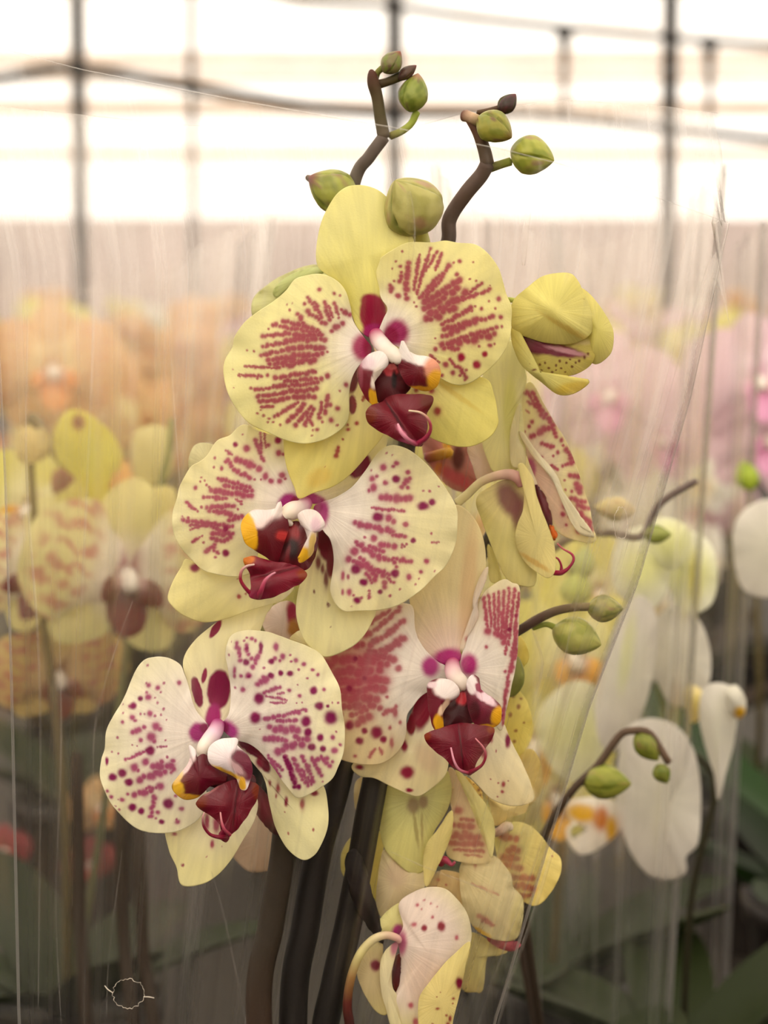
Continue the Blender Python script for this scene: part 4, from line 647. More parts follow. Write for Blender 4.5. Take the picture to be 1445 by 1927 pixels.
petal('petal', f8, "985 470 1080 400 1180 420 1250 480 1310 560 1362 610 1365 700 1310 810 1230 890 1150 870 1090 790 1030 690 990 600", J, -262, (0, 0), 14, (4, 5, 0), (980, 500), None, 40, ((222, 214, 120), (226, 206, 110), 20, 110), "1010 480 1100 500 26; 1060 560 1120 570 30; 1030 600 1110 620 30; 1050 650 1130 670 26; 1080 720 1200 730 22; 1110 770 1200 790 22; 1130 830 1190 830 16; d1315 600 6", pcol=(178, 76, 56), pa=.7, n=(40, 160))
petal('sepal', f8, "925 235 1010 290 1100 308 1175 285 1150 345 1060 372 985 420 960 380 950 300", J, -232, (0, 0), 8, (3, 4, 0), base=((226, 204, 124), (224, 196, 116), 20, 90), n=(20, 90))
petal('sepal', f8, "150 470 240 420 305 470 315 600 280 860 170 815 80 710 66 620 90 540", J, -290, (0, 0), 10, (3, 4, 0), base=((212, 196, 96), (206, 196, 100), 20, 90), n=(20, 90))
petal('sepal', f8, "165 150 230 130 225 260 190 355 155 320 145 230", J, -290, (0, 0), 6, (3, 4, 0), base=((216, 196, 134), (216, 196, 134), 20, 90), n=(14, 60))
f9 = core(0, [(120, 1600, 30, -10), (105, 1480, 28, -6), (125, 1330, 26, 0), (175, 1190, 26, 6), (250, 1100, 26, 12), (330, 1068, 24, 16), (400, 1085, 22, 16), (412, 1110, 14, 14)], J, [(60, 24, 20), (90, 30, 24), (150, 110, 60), (216, 206, 140), (220, 206, 160), (206, 150, 150)], -110, 'bottom hooded flower with a pale cupped petal and arching stalk')
petal('sepal', f9, "268 1052 310 960 410 878 440 940 436 1030 415 1085 350 1072", J, -128, (0, 0), 8, (2, 4, 0), base=((222, 214, 130), (222, 212, 134), 20, 90), ells=((405, 1040, 34, 40, 30, (176, 40, 120), .8),), n=(22, 90))
petal('petal', f9, "590 783 680 792 750 850 812 940 836 1040 832 1112 800 1250 770 1400 730 1560 700 1700 560 1760 450 1640 380 1500 392 1420 418 1340 418 1180 405 1090 435 1010 412 880 500 812", J, -112, (0, .02), 22, (5, 5, 0), (405, 1120), None, 40, ((232, 214, 200), (224, 214, 150), 90, 170), "520 890 12; 560 860 8; 600 880 9; 545 915 8; 635 900 6; d660 1015 27 38; d560 1025 20 24; 500 1005 18 14; 610 960 10; 750 1080 12 16; 480 1480 16; 510 1580 18 30", pcol=(196, 120, 100), dcol=(150, 34, 50), ells=((428, 1110, 30, 70, 0, (190, 40, 120), .9, .8), (560, 1330, 110, 160, 10, (230, 208, 190), .9, .8)), n=(54, 220), ctr=(590, 1180))
petal('petal', f9, "832 1108 800 1260 770 1400 730 1560 690 1700 540 1740 528 1593 532 1440 600 1335 680 1235 760 1160", J, -80, (.05, 0), 10, (3, 4, 0), base=((226, 208, 122), (222, 206, 120), 20, 90), paint="d765 1350 27 42; 655 1405 5; 635 1432 5; 640 1502 14 8; 730 1442 10 8; 690 1540 9; 725 1470 6; 710 1560 12 18; 700 1590 12; 610 1590 8", pcol=(160, 50, 40), dcol=(140, 14, 50), n=(40, 160))
petal('lip', f9, "395 1190 415 1180 420 1270 418 1360 402 1425 375 1370 364 1290 372 1230", J, -116, (0, 0), 4, base=((80, 8, 22), (100, 30, 16), 5, 40), mt=M_lip, n=(14, 60), thick=.001)
petal('sepal', f9, "330 1160 370 1120 405 1105 385 1190 365 1290 372 1380 402 1440 420 1593 460 1700 380 1640 335 1500 308 1400 300 1280 308 1210", J, -104, (-.05, 0), 8, (2, 4, 0), base=((222, 210, 160), (224, 214, 156), 20, 90), ells=((385, 1130, 22, 60, 10, (176, 40, 120), .9, .8),), n=(26, 120), ctr=(340, 1370))
petal('sepal', f9, "180 1190 250 1120 310 1110 310 1250 320 1400 340 1530 280 1520 210 1420 165 1300", J, -135, (0, 0), 8, (2, 4, 0), base=((206, 186, 130), (210, 196, 120), 20, 90), paint="d270 1245 34 42", dcol=(130, 20, 50), n=(26, 110))
# blooms half hidden behind the open ones
f10 = core(0, [(1000, 1350, 24, 0), (1080, 1330, 26, 4), (1120, 1320, 20, 4)], A, [(150, 50, 60), (226, 180, 40)], -290, 'half hidden reddish flower peeping out under the top flower')
petal('petal', f10, "985 1240 1060 1260 1150 1270 1200 1290 1235 1400 1230 1480 1180 1510 1100 1480 1030 1400 990 1340", A, -310, base=((196, 120, 110), (176, 100, 88), 5, 70), ells=((1100, 1310, 20, 44, -20, (230, 180, 40), .8), (1060, 1400, 18, 30, 0, (224, 170, 60), .9), (1140, 1440, 90, 30, 30, (206, 100, 110), .9), (1150, 1350, 30, 60, 0, (110, 40, 36), .9)), n=(26, 100))
petal('petal', f10, "1080 1000 1250 1050 1300 1200 1200 1300 1100 1260", A, -330, base=((226, 200, 180), (226, 200, 180), 5, 70), n=(16, 60))
petal('sepal', f10, "475 595 478 560 512 530 560 506 605 498 640 520 640 590 560 600 500 610", N, -260, base=((206, 208, 140), (214, 214, 140), 5, 60), n=(20, 80), wave=(6, 9, 0), label='pale green wavy sepal behind the top flower')
petal('sepal', f10, "515 545 540 522 575 507 605 504 605 516 570 524 540 545 520 560", N, -240, base=((196, 206, 120), (196, 206, 120), 5, 60), n=(10, 60))
petal('petal', f10, "470 920 530 860 600 850 645 930 640 1000 590 1020 520 1010 480 980", B, -200, base=((226, 208, 200), (230, 206, 180), 5, 60), ells=((600, 900, 24, 60, 0, (170, 40, 80), .8), (610, 970, 30, 40, 0, (200, 150, 80), .9)), n=(20, 80))
petal('petal', f10, "590 1020 640 980 700 1010 760 1100 700 1100 640 1060", B, -120, base=((232, 222, 160), (232, 216, 150), 5, 60), n=(16, 60))
petal('sepal', f10, "355 870 365 840 390 834 420 850 440 900 400 920 365 900", N, -200, base=((214, 206, 150), (214, 206, 150), 5, 60), n=(14, 60))
petal('sepal', f10, "1100 1590 1160 1560 1260 1580 1290 1700 1230 1770 1140 1740", Fr(170, 1130-210, 2.833*.98), -330, base=((200, 176, 150), (190, 166, 140), 5, 60), n=(14, 60))
petal('sepal', f10, "440 1600 470 1540 530 1520 560 1560 540 1620 480 1642 450 1625", N, -330, base=((196, 172, 146), (190, 164, 136), 5, 60), n=(14, 60))
petal('petal', f10, "960 1190 985 1205 994 1240 975 1260 955 1235", N, -260, base=((226, 206, 80), (226, 206, 80), 5, 60), n=(10, 50))
petal('petal', f10, "950 1290 985 1310 1002 1360 995 1400 970 1425 940 1400 930 1340", N, -260, base=((222, 204, 84), (224, 208, 96), 5, 60), paint="965 1310 4; 975 1330 5; 960 1345 5; 985 1360 3; 970 1375 4; 955 1320 3; 968 1395 4; 980 1315 3", pcol=(140, 50, 40), n=(34, 90))
petal('petal', f10, "960 1430 1000 1410 1020 1450 1012 1500 980 1520 950 1490", N, -300, base=((214, 186, 96), (206, 180, 90), 5, 60), n=(12, 50))
# ---- the opening bud and the closed buds
ob = bud(ORC, E, (590, 420), 520, 470, -10, -60, .25, ((206, 200, 90), (190, 186, 76), (196, 180, 90)), 1.0, ped=[(270, 250, 14, -20), (330, 260, 16, -10), (380, 290, 24, -10)], pc=((150, 160, 70), (170, 176, 80)), name='opening_bud', label='large yellow bud just opening, showing maroon inside')
petal('sepal', ob, "308 370 312 290 340 240 400 190 480 130 560 110 640 110 680 150 700 190 740 280 765 370 755 440 700 480 620 500 500 490 400 460 330 430", E, 22, (0, -.05), 34, (2, 3, 0), base=((226, 216, 112), (222, 212, 110), 10, 80), ells=((640, 420, 180, 14, 30, (214, 184, 88), .9, .6), (560, 200, 120, 60, 0, (228, 222, 134), .9, .6), (715, 258, 7, 4, 0, (130, 40, 50), .3)), n=(40, 150), thick=.0012, fold=(590, 360, 40, 8, 12))
petal('sepal', ob, "700 190 760 240 820 320 870 410 880 480 862 560 795 612 760 590 745 480 740 350 712 250", E, 0, (.1, 0), 24, (2, 3, 0), base=((214, 204, 96), (218, 206, 100), 10, 80), n=(30, 110), thick=.0012)
petal('petal', ob, "355 440 450 470 600 500 740 470 780 520 770 600 700 660 600 685 500 670 430 620 375 540", E, 8, (0, 0), 10, (2, 3, 0), base=((186, 170, 70), (190, 172, 64), 10, 80), ells=((440, 500, 90, 62, 20, (104, 26, 40), .5), (560, 540, 160, 34, 10, (120, 40, 60), .6), (620, 545, 110, 14, 12, (206, 150, 160), .9), (640, 490, 130, 18, 4, (222, 206, 140), .8)), paint="400 580 8; 440 600 9; 470 620 9; 500 610 8; 520 640 9; 560 625 9; 590 640 8; 620 610 9; 650 630 9; 690 600 9; 720 580 10; 740 560 9; 540 660 8; 480 650 6; 610 660 6; 670 610 7; 450 640 6; 560 650 6; 420 600 8; 580 600 9; 640 590 7", pcol=(104, 40, 24), n=(44, 170), thick=.001)
petal('sepal', ob, "315 400 345 430 365 540 430 640 520 684 620 692 640 700 690 712 748 714 722 746 650 786 570 782 480 712 380 632 330 540 312 470", E, 26, (0, .1), 12, (2, 3, 0), base=((208, 198, 96), (214, 200, 90), 10, 80), ells=((650, 750, 90, 30, -10, (220, 190, 60), .9, .7),), paint="415 615 3; 440 650 14 5", pcol=(120, 50, 30), n=(34, 170), ctr=(470, 670), thick=.0012)
BG = ((150, 156, 66), (118, 122, 44), (128, 96, 70)); BGr = ((136, 146, 62), (108, 122, 42), (110, 100, 60)); BP = ((120, 110, 70), (112, 124, 50), (96, 60, 60))
bud(ORC, G, (615, 888), 345, 320, 125, 40, .45, ((174, 168, 96), (146, 142, 66), (164, 124, 96)), 2.4, [(660, 1100, 50, -60), (660, 1070, 46, -40), (650, 1010, 40, -20)], ((190, 186, 110), (160, 160, 80)), label='big round olive bud resting against the top sepal')
bud(ORC, G, (205, 808), 280, 225, 152, -120, .2, ((156, 160, 70), (124, 130, 50), (140, 104, 84)), .4, [(340, 850, 24, -30), (290, 830, 30, -10)], ((120, 100, 70),), tipc=(120, 70, 60), label='tilted bud left of the top sepal with a brown tip')
tube('bud_tip', ORC, [(110, 765, 16, 0), (88, 752, 18, 4), (72, 745, 12, 4)], G, [(150, 130, 100), (80, 60, 50)], M_stem, -120, 12, 2, label='small brown tip of the tilted bud')
bud(ORC, G, (512, 155), 142, 112, 52, -100, .1, BP, 1.1, [(425, 235, 20, -5), (440, 205, 16, 0), (470, 180, 18, 0)], ((110, 100, 50), (110, 120, 50)), tipc=(130, 70, 50), label='topmost small bud of the left spike')
bud(ORC, G, (624, 312), 205, 156, 78, -110, .1, BGr, .2, [(500, 535, 20, 0), (560, 510, 19, 0), (610, 470, 18, 0), (638, 410, 20, 0)], ((120, 110, 60), (150, 160, 70), (140, 156, 60)), tipc=(160, 120, 90), label='green bud right of the left spike on a curved stalk')
bud(ORC, G, (590, 208), 120, 62, 38, -105, .1, ((84, 60, 44), (70, 50, 40), (90, 50, 50)), .8, [(440, 270, 24, 0), (490, 255, 22, 0), (560, 225, 26, 0)], ((74, 58, 40), (80, 76, 44)), tipc=(96, 50, 40), label='slim dark bud between the two green ones on the left spike')
stem([(722, 258, 12, -110), (716, 225, 11.5, -108), (710, 185, 11, -106), (703, 158, 12, -104), (700, 140, 9, -102), (698, 132, 4, -102)], [(92, 80, 66), (80, 72, 44), (72, 58, 36), (80, 44, 34)], 0, 'top joint of the left spike', name='spike_joint')
stem([(917, 308, 13, -40), (912, 285, 12.5, -38), (903, 258, 11.5, -36), (895, 240, 11, -34), (885, 222, 11, -30), (874, 212, 7, -28)], [(84, 66, 50), (76, 60, 40), (100, 70, 56), (150, 110, 90)], 0, 'top joint of the right spike', name='spike_joint')
bud(ORC, G, (1040, 490), 215, 172, -32, 0, .35, ((148, 144, 56), (126, 130, 46), (100, 56, 56)), 2.0, [(880, 430, 30, -20), (920, 440, 28, -10), (960, 460, 30, -10)], ((90, 50, 40), (190, 160, 130), (120, 110, 60)), tipc=(120, 100, 40), label='purple flushed bud at the top of the right spike')
bud(ORC, G, (1232, 632), 240, 208, -14, -30, .3, ((164, 166, 66), (132, 142, 46), (150, 116, 80)), 1.3, [(1010, 700, 24, -10), (1070, 680, 22, -6), (1120, 665, 22, 0)], ((100, 90, 50), (140, 150, 60)), label='plump green bud lowest on the right spike')
bud(ORC, G, (1105, 368), 130, 92, 50, -45, .1, ((64, 40, 36), (52, 40, 28), (80, 40, 44)), .5, [(950, 415, 14, 0), (1010, 405, 16, 0), (1070, 390, 18, 0)], ((80, 60, 40),), tipc=(90, 40, 40), label='tiny dark bud above the right spike')
# short spike inside the sleeve at the right
stem([(935, 1210, 9, -230), (978, 1186, 9, -200), (1010, 1166, 9, -190), (1045, 1150, 8.5, -185), (1080, 1143, 8, -180), (1110, 1142, 8, -180)], [(74, 56, 44), (70, 48, 44), (110, 96, 60)], 0, 'side branch carrying two green buds inside the right of the sleeve')
bud(ORC, H, (478, 712), 165, 125, 0, -180, .1, ((150, 146, 70), (110, 116, 40), (140, 110, 80)), .7, label='small green bud at the end of the right side branch')
bud(ORC, H, (350, 840), 235, 175, -18, -190, .15, ((170, 170, 90), (140, 146, 60), (160, 150, 90)), .3, [(150, 800, 12, 0), (210, 782, 13, 0), (260, 800, 16, 0)], ((130, 140, 50),), label='oval green bud beneath the right side branch')
bud(ORC, H, (66, 1020), 190, 100, 80, -230, .1, ((130, 136, 50), (110, 116, 40), (120, 120, 60)), .3, label='dark green bud behind the lower right flower')

# ------------------------------------------------------------------ plastic sleeves
def interp(tab): 
    a = np.array(tab, float); a = a[np.argsort(a[:, 0])]; return lambda v: np.interp(v, a[:, 0], a[:, 1])
XL = interp([(-200, -150), (60, -110), (500, -12), (900, 8), (1300, 20), (1927, 34), (3360, 190)])
XR = interp([(-200, 1340), (215, 1350), (420, 1373), (750, 1300), (1100, 1200), (1330, 1110), (1600, 1030), (1927, 932), (3360, 900)])
TF = interp([(-150, 55), (0, 90), (150, 130), (450, 190), (740, 240), (950, 282), (1060, 310), (1373, 420)])
TB = interp([(-150, 55), (0, 200), (330, 235), (740, 250), (870, 215), (1060, 188), (1250, 200), (1350, 213), (1373, 420)])
YB = 3300.
def sheet_xy(u, v, top):
    x = XL(300+0*u)*(1-u)+XR(300+0*u)*u; y = top(x)+v*(YB-top(x))
    for _ in range(12): x = XL(y)*(1-u)+XR(y)*u; y = top(x)+v*(YB-top(x))
    return x, y
def sheet_z(u, y, side, dep=250):
    b = np.interp(y, [0, 1000, 2200, 3300], [dep, dep, dep*.95, dep*1.35])
    base = np.interp(y, [1900, 3300], [-30, 0])
    w_ = np.sin(np.pi*np.clip(u, 0, 1))**.75
    return side*b*w_ + (5*np.sin(u*37+y*.0012)+3*np.sin(u*83+1.3+y*.002)+2*np.sin(u*171))*np.clip(w_*2, 0, 1)-40
SL = empty('plastic_sleeve', P(560, YB, 0), 'large clear plastic sleeve wrapped around the orchid in front', 'plastic sleeve')
def sheet_part(name, top, side, m, nu=150, nv=90):
    uu, vv = np.meshgrid(np.linspace(0, 1, nu), np.linspace(0, 1, nv), indexing='ij'); u, v = uu.ravel(), vv.ravel()
    x, y = sheet_xy(u, v, top); z = sheet_z(u, y, side)
    V = P(x, y, z); Fc = [(i*nv+j, (i+1)*nv+j, (i+1)*nv+j+1, i*nv+j+1) for i in range(nu-1) for j in range(nv-1)]
    return mk(name, V, Fc, m, SL, None, None, np.stack([u, v], 1))
sheet_part('front_sheet', TF, 1, M_film)
sheet_part('back_sheet', TB, -1, M_filmb)
def on_sheet(pts, side, top, w_, name, m=None, n=40, off=2, wav=0):
    """a ribbon of film lying on the sheet along a pixel path"""
    q = cr(np.array(pts, float), n, False); T = np.gradient(q, axis=0); T /= np.linalg.norm(T, axis=1)[:, None]+1e-9
    Nn = np.stack([-T[:, 1], T[:, 0]], 1); V = []; uv = []
    ww = w_/2*np.sin(np.pi*np.linspace(.06, .94, n))**.5
    for s_ in (-1, 0, 1):
        p = q+Nn*(s_*ww)[:, None]; u = (p[:, 0]-XL(p[:, 1]))/(XR(p[:, 1])-XL(p[:, 1])); z = sheet_z(np.clip(u, .0, 1.), p[:, 1], side)+side*(off+(1.5*w_*.3 if s_ == 0 else 0))
        V.append(P(p[:, 0], p[:, 1], z)); uv.append(np.stack([u, np.linspace(0, 1, n)], 1))
    V = np.vstack(V); Fc = [(k*n+i, k*n+i+1, (k+1)*n+i+1, (k+1)*n+i) for k in range(2) for i in range(n-1)]
    return mk(name, V, Fc, m or M_edge, SL, None, None, np.vstack(uv))
on_sheet([(x, float(TF(x))) for x in np.linspace(-120, 1370, 60)], 1, TF, 3.0, 'sheet_rim', n=160)
on_sheet([(x, float(TB(x))) for x in np.linspace(-100, 1350, 60)], -1, TB, 2.2, 'sheet_rim', n=160)
on_sheet([(float(XL(y))+2, y) for y in np.linspace(300, 3200, 40)], 1, TF, 6, 'sealed_seam', n=120)
on_sheet([(float(XR(y))-2, y) for y in np.linspace(420, 3200, 60)], 1, TF, 6, 'sealed_seam', n=160)
CRS = [([(300, 320), (303, 400), (312, 520), (330, 800), (345, 1000)], 3), ([(48, 400), (52, 600), (50, 900), (75, 1300), (72, 1900)], 5), ([(172, 430), (176, 600), (165, 900), (150, 1200)], 6), ([(250, 1130), (215, 1230), (180, 1360), (175, 1500)], 4),
       ([(398, 1640), (425, 1740), (462, 1927), (480, 2050)], 4), ([(1000, 370), (990, 430), (985, 500)], 12), ([(1325, 500), (1270, 700), (1225, 860), (1165, 1080)], 3), ([(1290, 560), (1240, 760), (1180, 960)], 3), ([(1340, 470), (1310, 560), (1290, 640)], 5),
       ([(1130, 900), (1100, 1060), (1060, 1250), (1030, 1400)], 4), ([(1000, 1180), (1020, 1250), (1000, 1330)], 6), ([(735, 1603), (800, 1632), (900, 1670), (930, 1690)], 4), ([(1070, 1500), (1010, 1700), (960, 1850), (920, 1990)], 7), ([(1085, 1350), (1050, 1480), (1000, 1640), (950, 1780), (900, 1927)], 4),
       ([(110, 1100), (115, 1400), (105, 1700), (115, 1927)], 4), ([(230, 1600), (205, 1800), (200, 1927)], 3), ([(1370, 430), (1345, 520), (1330, 600)], 4), ([(770, 360), (775, 440), (772, 500)], 14)]
for p, w_ in CRS: on_sheet(p, 1, TF, w_, 'crease', m=M_filmx if w_ > 9 else M_crease)
def torn(cx, cy, rx, ry, seed, side=1):
    r_ = random.Random(seed); n = 46; th = np.linspace(0, 2*np.pi, n+1)
    rr = np.array([1+r_.uniform(-.09, .09) for _ in range(n)]+[0]); rr[-1] = rr[0]
    x = cx+rx*rr*np.cos(th); y = cy+ry*rr*np.sin(th); u = (x-XL(y))/(XR(y)-XL(y)); z = sheet_z(u, y, side)+side*3
    w3 = P(x, y, z); o = wtube('torn_hole_rim', SL, w3, np.array([S*r_.uniform(.15, .6) for _ in range(n+1)]), [(225, 215, 200)], M_column, 6); return o
torn(242, 1870, 30, 27, 3); torn(1168, 985, 13, 30, 4); torn(395, 862, 34, 28, 5, -1)
tube('torn_hole_rim', SL, [(270, 1876, .8), (280, 1876, 1), (290, 1878, .8)], N, [(225, 215, 200)], M_column, 210, 6, 2)
tube('torn_hole_rim', SL, [(212, 1868, .8), (203, 1862, 1), (197, 1855, .8)], N, [(225, 215, 200)], M_column, 205, 6, 2)

# ------------------------------------------------------------------ blurred orchids just behind
def mid_plant(name, base_px, depth, label, pal_leaf=GREEN, group=None, n_leaf=6):
    c = P(base_px, 1500, DZ(depth)); c = np.array([c[0], c[1], BZ])
    r = empty(name, c, label, 'orchid', group)
    g = Geo(); pot_geo(g); g.xf(Matrix.Translation(c)).obj('pot', M_pot, r, c)
    for i in range(n_leaf): g = Geo(); leaf_geo(g, i*360/n_leaf+base_px, .13, .05, c[0], c[1], c[2]+.11, .2+.12*(i % 3), pal_leaf); g.obj('leaf', M_leaf, r, c)
    return r
def mstem(r, pts, cols=((90, 80, 50),), rad=4):
    """pts px py depth"""
    w_ = np.vstack([P(x, y, DZ(d)) for x, y, d in pts]).reshape(-1, 3); base = WO[r.name]+np.array([0, 0, .1])
    w_ = cr(np.vstack([base, w_]), 60, False); return wtube('flower_stem', r, w_, np.linspace(rad*.7, rad*.55, 60)*.001, cols, M_stem, 10)
def mflower(r, px, py, d, pal, rot=(0, 0, 0), sc=1.0, label=None, ped=None):
    c = P(px, py, DZ(d)).reshape(3); M = Matrix.Translation(c)@Euler(rot).to_matrix().to_4x4()
    o = flower_geo(PAL[pal], sc, 12, 40).xf(M).obj('flower', M_petal, r, c); lip_geo(PAL[pal], sc*1.05).xf(M).obj('lip', M_lip, o, c)
    if label: o['label'] = label
    return o
# left, yellow spotted, in its own sleeve
d = 1.18
LP = mid_plant('potted_orchid', 120, d+.06, 'blurred yellow spotted orchid behind the sleeve at left')
mstem(LP, [(120, 1500, d+.03), (75, 1100, d+.03), (55, 820, d+.03), (70, 790, d+.02), (105, 850, d), (140, 900, d)], ((90, 80, 50), (110, 96, 60), (100, 86, 60)))
mstem(LP, [(200, 1500, d+.04), (250, 1150, d+.04), (290, 960, d+.04), (318, 850, d+.04), (322, 790, d+.04)], ((90, 90, 60), (120, 126, 80)), 3.4)
o = mflower(LP, 235, 1085, d-.02, 'yellow', (0.1, .15, .35), 1.12)
bk = tube('flower', LP, [(60, 790, 8, 0), (100, 850, 8, 0), (140, 895, 10, 0), (160, 905, 8, 0)], N, [(110, 96, 60), (130, 100, 60)], M_stem, DZ(d))
for s, b_, e_ in (("100 830 105 800 130 772 165 778 205 810 228 850 222 900 200 960 180 975 160 930 130 890 110 870", ((206, 200, 80), (214, 202, 70), 10, 80), ((148, 795, 12, 14, 0, (150, 90, 70), .9),)),
                 ("135 885 160 900 170 930 150 960 110 985 92 975 100 945 120 910", ((206, 194, 90), (212, 200, 100), 10, 80), ()),
                 ("30 815 60 800 90 815 95 850 70 870 35 865", ((220, 196, 120), (214, 196, 120), 10, 80), ()),
                 ("100 890 125 880 155 895 150 920 125 935 100 925", ((120, 60, 44), (150, 80, 60), 5, 40), ()),
                 ("205 880 235 870 250 905 240 950 212 950 200 920", ((226, 160, 90), (226, 170, 90), 5, 40), ())):
    petal('sepal', bk, s, N, DZ(d-.01*(random.random())), (0, 0), 16, base=b_, ells=e_, n=(16, 60))
petal('sepal', LP, "235 960 260 930 300 915 330 925 335 1000 310 1060 270 1090 240 1050", N, DZ(d-.012), (0, 0), 20, base=((226, 214, 130), (226, 212, 130), 5, 60), ells=((247, 965, 7, 13, 15, (130, 50, 50), .8), (262, 948, 9, 5, -30, (150, 80, 60), .8)), n=(20, 70), label='upper yellow sepal of the spotted bloom')
petal('sepal', LP, "250 820 290 800 320 815 325 880 300 910 255 900", N, DZ(d+.06), (0, 0), 20, base=((222, 210, 140), (222, 210, 140), 5, 60), n=(16, 60))
for x_, a_, b_ in ((268, 1560, 2000), (232, 1500, 2000), (150, 1420, 2000)): mstem(LP, [(x_+14, b_, d-.04), (x_, (a_+b_)/2, d-.04), (x_-6, a_, d-.04)], ((30, 20, 14), (44, 32, 20)), 6.5)
mflower(LP, 80, 1080, d+.05, 'yellow', (0, 0, -.4), .95); mflower(LP, 110, 1270, d+.06, 'dusk', (.3, 0, .3), .8)
mflower(LP, 60, 960, d+.1, 'plain', (0, .3, -.2), .85); mflower(LP, 100, 700, d+.7, 'orange', (0, 0, .2), 1.3)
# left edge, red flowers low
RP = mid_plant('potted_orchid', 150, 1.75, 'blurred red flowered orchid low at left behind the sleeve')
mstem(RP, [(170, 1700, 1.7), (180, 1560, 1.7)]); mflower(RP, 168, 1625, 1.65, 'red', (.3, 0, .5), .45); mflower(RP, 185, 1520, 1.65, 'orange', (0, 0, .5), .5); mflower(RP, 8, 1600, 1.6, 'red', (0, 0, .2), .4)
# right, white orchid
d = 1.1
WP = mid_plant('potted_orchid', 1290, d+.05, 'blurred white orchid with yellow lips behind the sleeve at right')
mstem(WP, [(1300, 1700, d+.03), (1345, 1500, d+.02), (1330, 1440, d+.02), (1270, 1380, d+.02), (1215, 1200, d+.02), (1230, 1080, d)], ((34, 30, 20), (50, 48, 30), (110, 126, 74)), 2.8)
wb = ((212, 208, 190), (214, 208, 196), 10, 120)
yg = ((234, 236, 160), (238, 238, 214), 8, 70)
WF = [('petal', "1165 1120 1150 1070 1165 1015 1205 990 1245 1005 1262 1060 1250 1120 1215 1150", yg, (), 0, 0),
      ('petal', "1268 1010 1305 1000 1340 1030 1350 1090 1335 1140 1290 1155 1262 1110 1258 1050", yg, ((1308, 1090, 10, 50, 0, (226, 216, 90), .9, .8),), .01, 0),
      ('sepal', "1215 1000 1240 975 1285 985 1300 1020 1275 1070 1240 1060", yg, (), -.01, 0),
      ('petal', "1130 1400 1120 1320 1140 1230 1170 1150 1205 1120 1235 1160 1230 1260 1205 1350 1170 1410", wb, ((1180, 1230, 12, 70, 10, (214, 220, 150), .9, .5),), .0, 1),
      ('petal', "1225 1180 1265 1140 1310 1160 1335 1220 1332 1290 1290 1330 1245 1310 1220 1250", wb, (), .02, 1),
      ('petal', "1165 1420 1172 1375 1215 1352 1265 1362 1300 1400 1316 1460 1318 1530 1312 1590 1290 1612 1292 1640 1262 1656 1222 1648 1190 1610 1170 1560 1158 1490", wb, ((1240, 1480, 6, 120, 4, (226, 222, 200), .9, .5),), -.015, 1),
      ('petal', "1010 1350 1060 1290 1110 1285 1140 1330 1140 1420 1100 1470 1040 1450", (((230, 232, 170)), (236, 236, 200), 10, 80), (), .05, 1),
      ('sepal', "1322 1300 1345 1285 1378 1295 1388 1330 1380 1400 1364 1460 1352 1508 1344 1460 1326 1400 1316 1350", wb, ((1350, 1380, 4, 90, 4, (226, 224, 206), .9, .6),), -.02, 2),
      ('petal', "1365 1300 1385 1290 1402 1315 1400 1345 1385 1352 1370 1335", wb, ((1392, 1340, 10, 10, 0, (232, 190, 50), .9),), -.03, 2),
      ('lip', "1292 1290 1320 1300 1324 1335 1306 1360 1290 1335", (((226, 206, 110)), (232, 214, 140), 5, 30), (), 0, 2),
      ('petal', "1385 980 1440 940 1520 960 1530 1060 1470 1120 1405 1115 1382 1060", wb, (), .1, 3)]
seen = {}
for nm, pts, bs, el, dd, grp in WF:
    if grp not in seen:
        c = pl(pts).mean(0); seen[grp] = tube('flower', WP, [(c[0]-6, c[1], 9, -60), (c[0], c[1], 9, -50), (c[0]+6, c[1]+6, 8, -40)], N, [(232, 228, 190)], M_column, DZ(d+dd)+10, 12, 4)
    petal(nm, seen[grp], pts, N, DZ(d+dd), (.15, -.1), 34, (8, 4, grp), base=bs, ells=el, n=(22, 80))
fo = tube('flower', WP, [(1095, 1530, 9, -40), (1105, 1540, 10, -30), (1115, 1550, 8, -20)], N, [(232, 228, 190)], M_column, DZ(d), 12, 4)
petal('lip', fo, "1065 1520 1080 1505 1120 1500 1160 1510 1170 1550 1150 1580 1110 1605 1085 1605 1078 1580 1100 1575 1105 1560 1075 1545", N, DZ(d), (0, 0), 12, base=((238, 226, 206), (238, 230, 214), 5, 50), ells=((1095, 1530, 28, 16, 10, (232, 186, 40), .8), (1130, 1540, 14, 22, 0, (210, 130, 50), .9), (1150, 1560, 10, 24, 0, (226, 180, 50), .9)), n=(24, 80), ctr=(1125, 1550))
tube('lip_horn', fo, [(1085, 1600, 5, 0), (1072, 1580, 5, 0), (1070, 1560, 4, 0), (1085, 1548, 3, 0)], N, [(236, 228, 210)], M_column, DZ(d)+10, 10, 3)
# right, budded spike between (nearly in focus)
d = .93
KP = mid_plant('potted_orchid', 1080, d+.06, 'budding orchid whose hooked spike bends over right of the sleeve')
mstem(KP, [(985, 1700, d+.03), (1020, 1580, d+.01), (1075, 1490, d), (1125, 1440, d), (1165, 1385, d), (1190, 1375, d), (1220, 1378, d), (1240, 1405, d), (1258, 1435, d)], ((26, 22, 18), (60, 48, 36), (100, 80, 64)), 3.0)
bz = DZ(d)
bud(KP, H, (485, 1497), 225, 160, -5, bz, .1, ((150, 154, 60), (124, 134, 46), (160, 140, 80)), 1.0, [(330, 1510, 12, 0), (380, 1500, 13, 0), (420, 1495, 14, 0)], ((150, 140, 90),), label='larger green bud on the hooked spike')
bud(KP, H, (668, 1338), 160, 110, -50, bz, .1, ((130, 136, 50), (104, 112, 36), (120, 90, 60)), .4, label='middle green bud under the hook')
bud(KP, H, (736, 1460), 100, 84, -60, bz, .1, ((120, 126, 50), (100, 116, 36), (110, 90, 50)), .1, label='smallest round bud at the spike end')
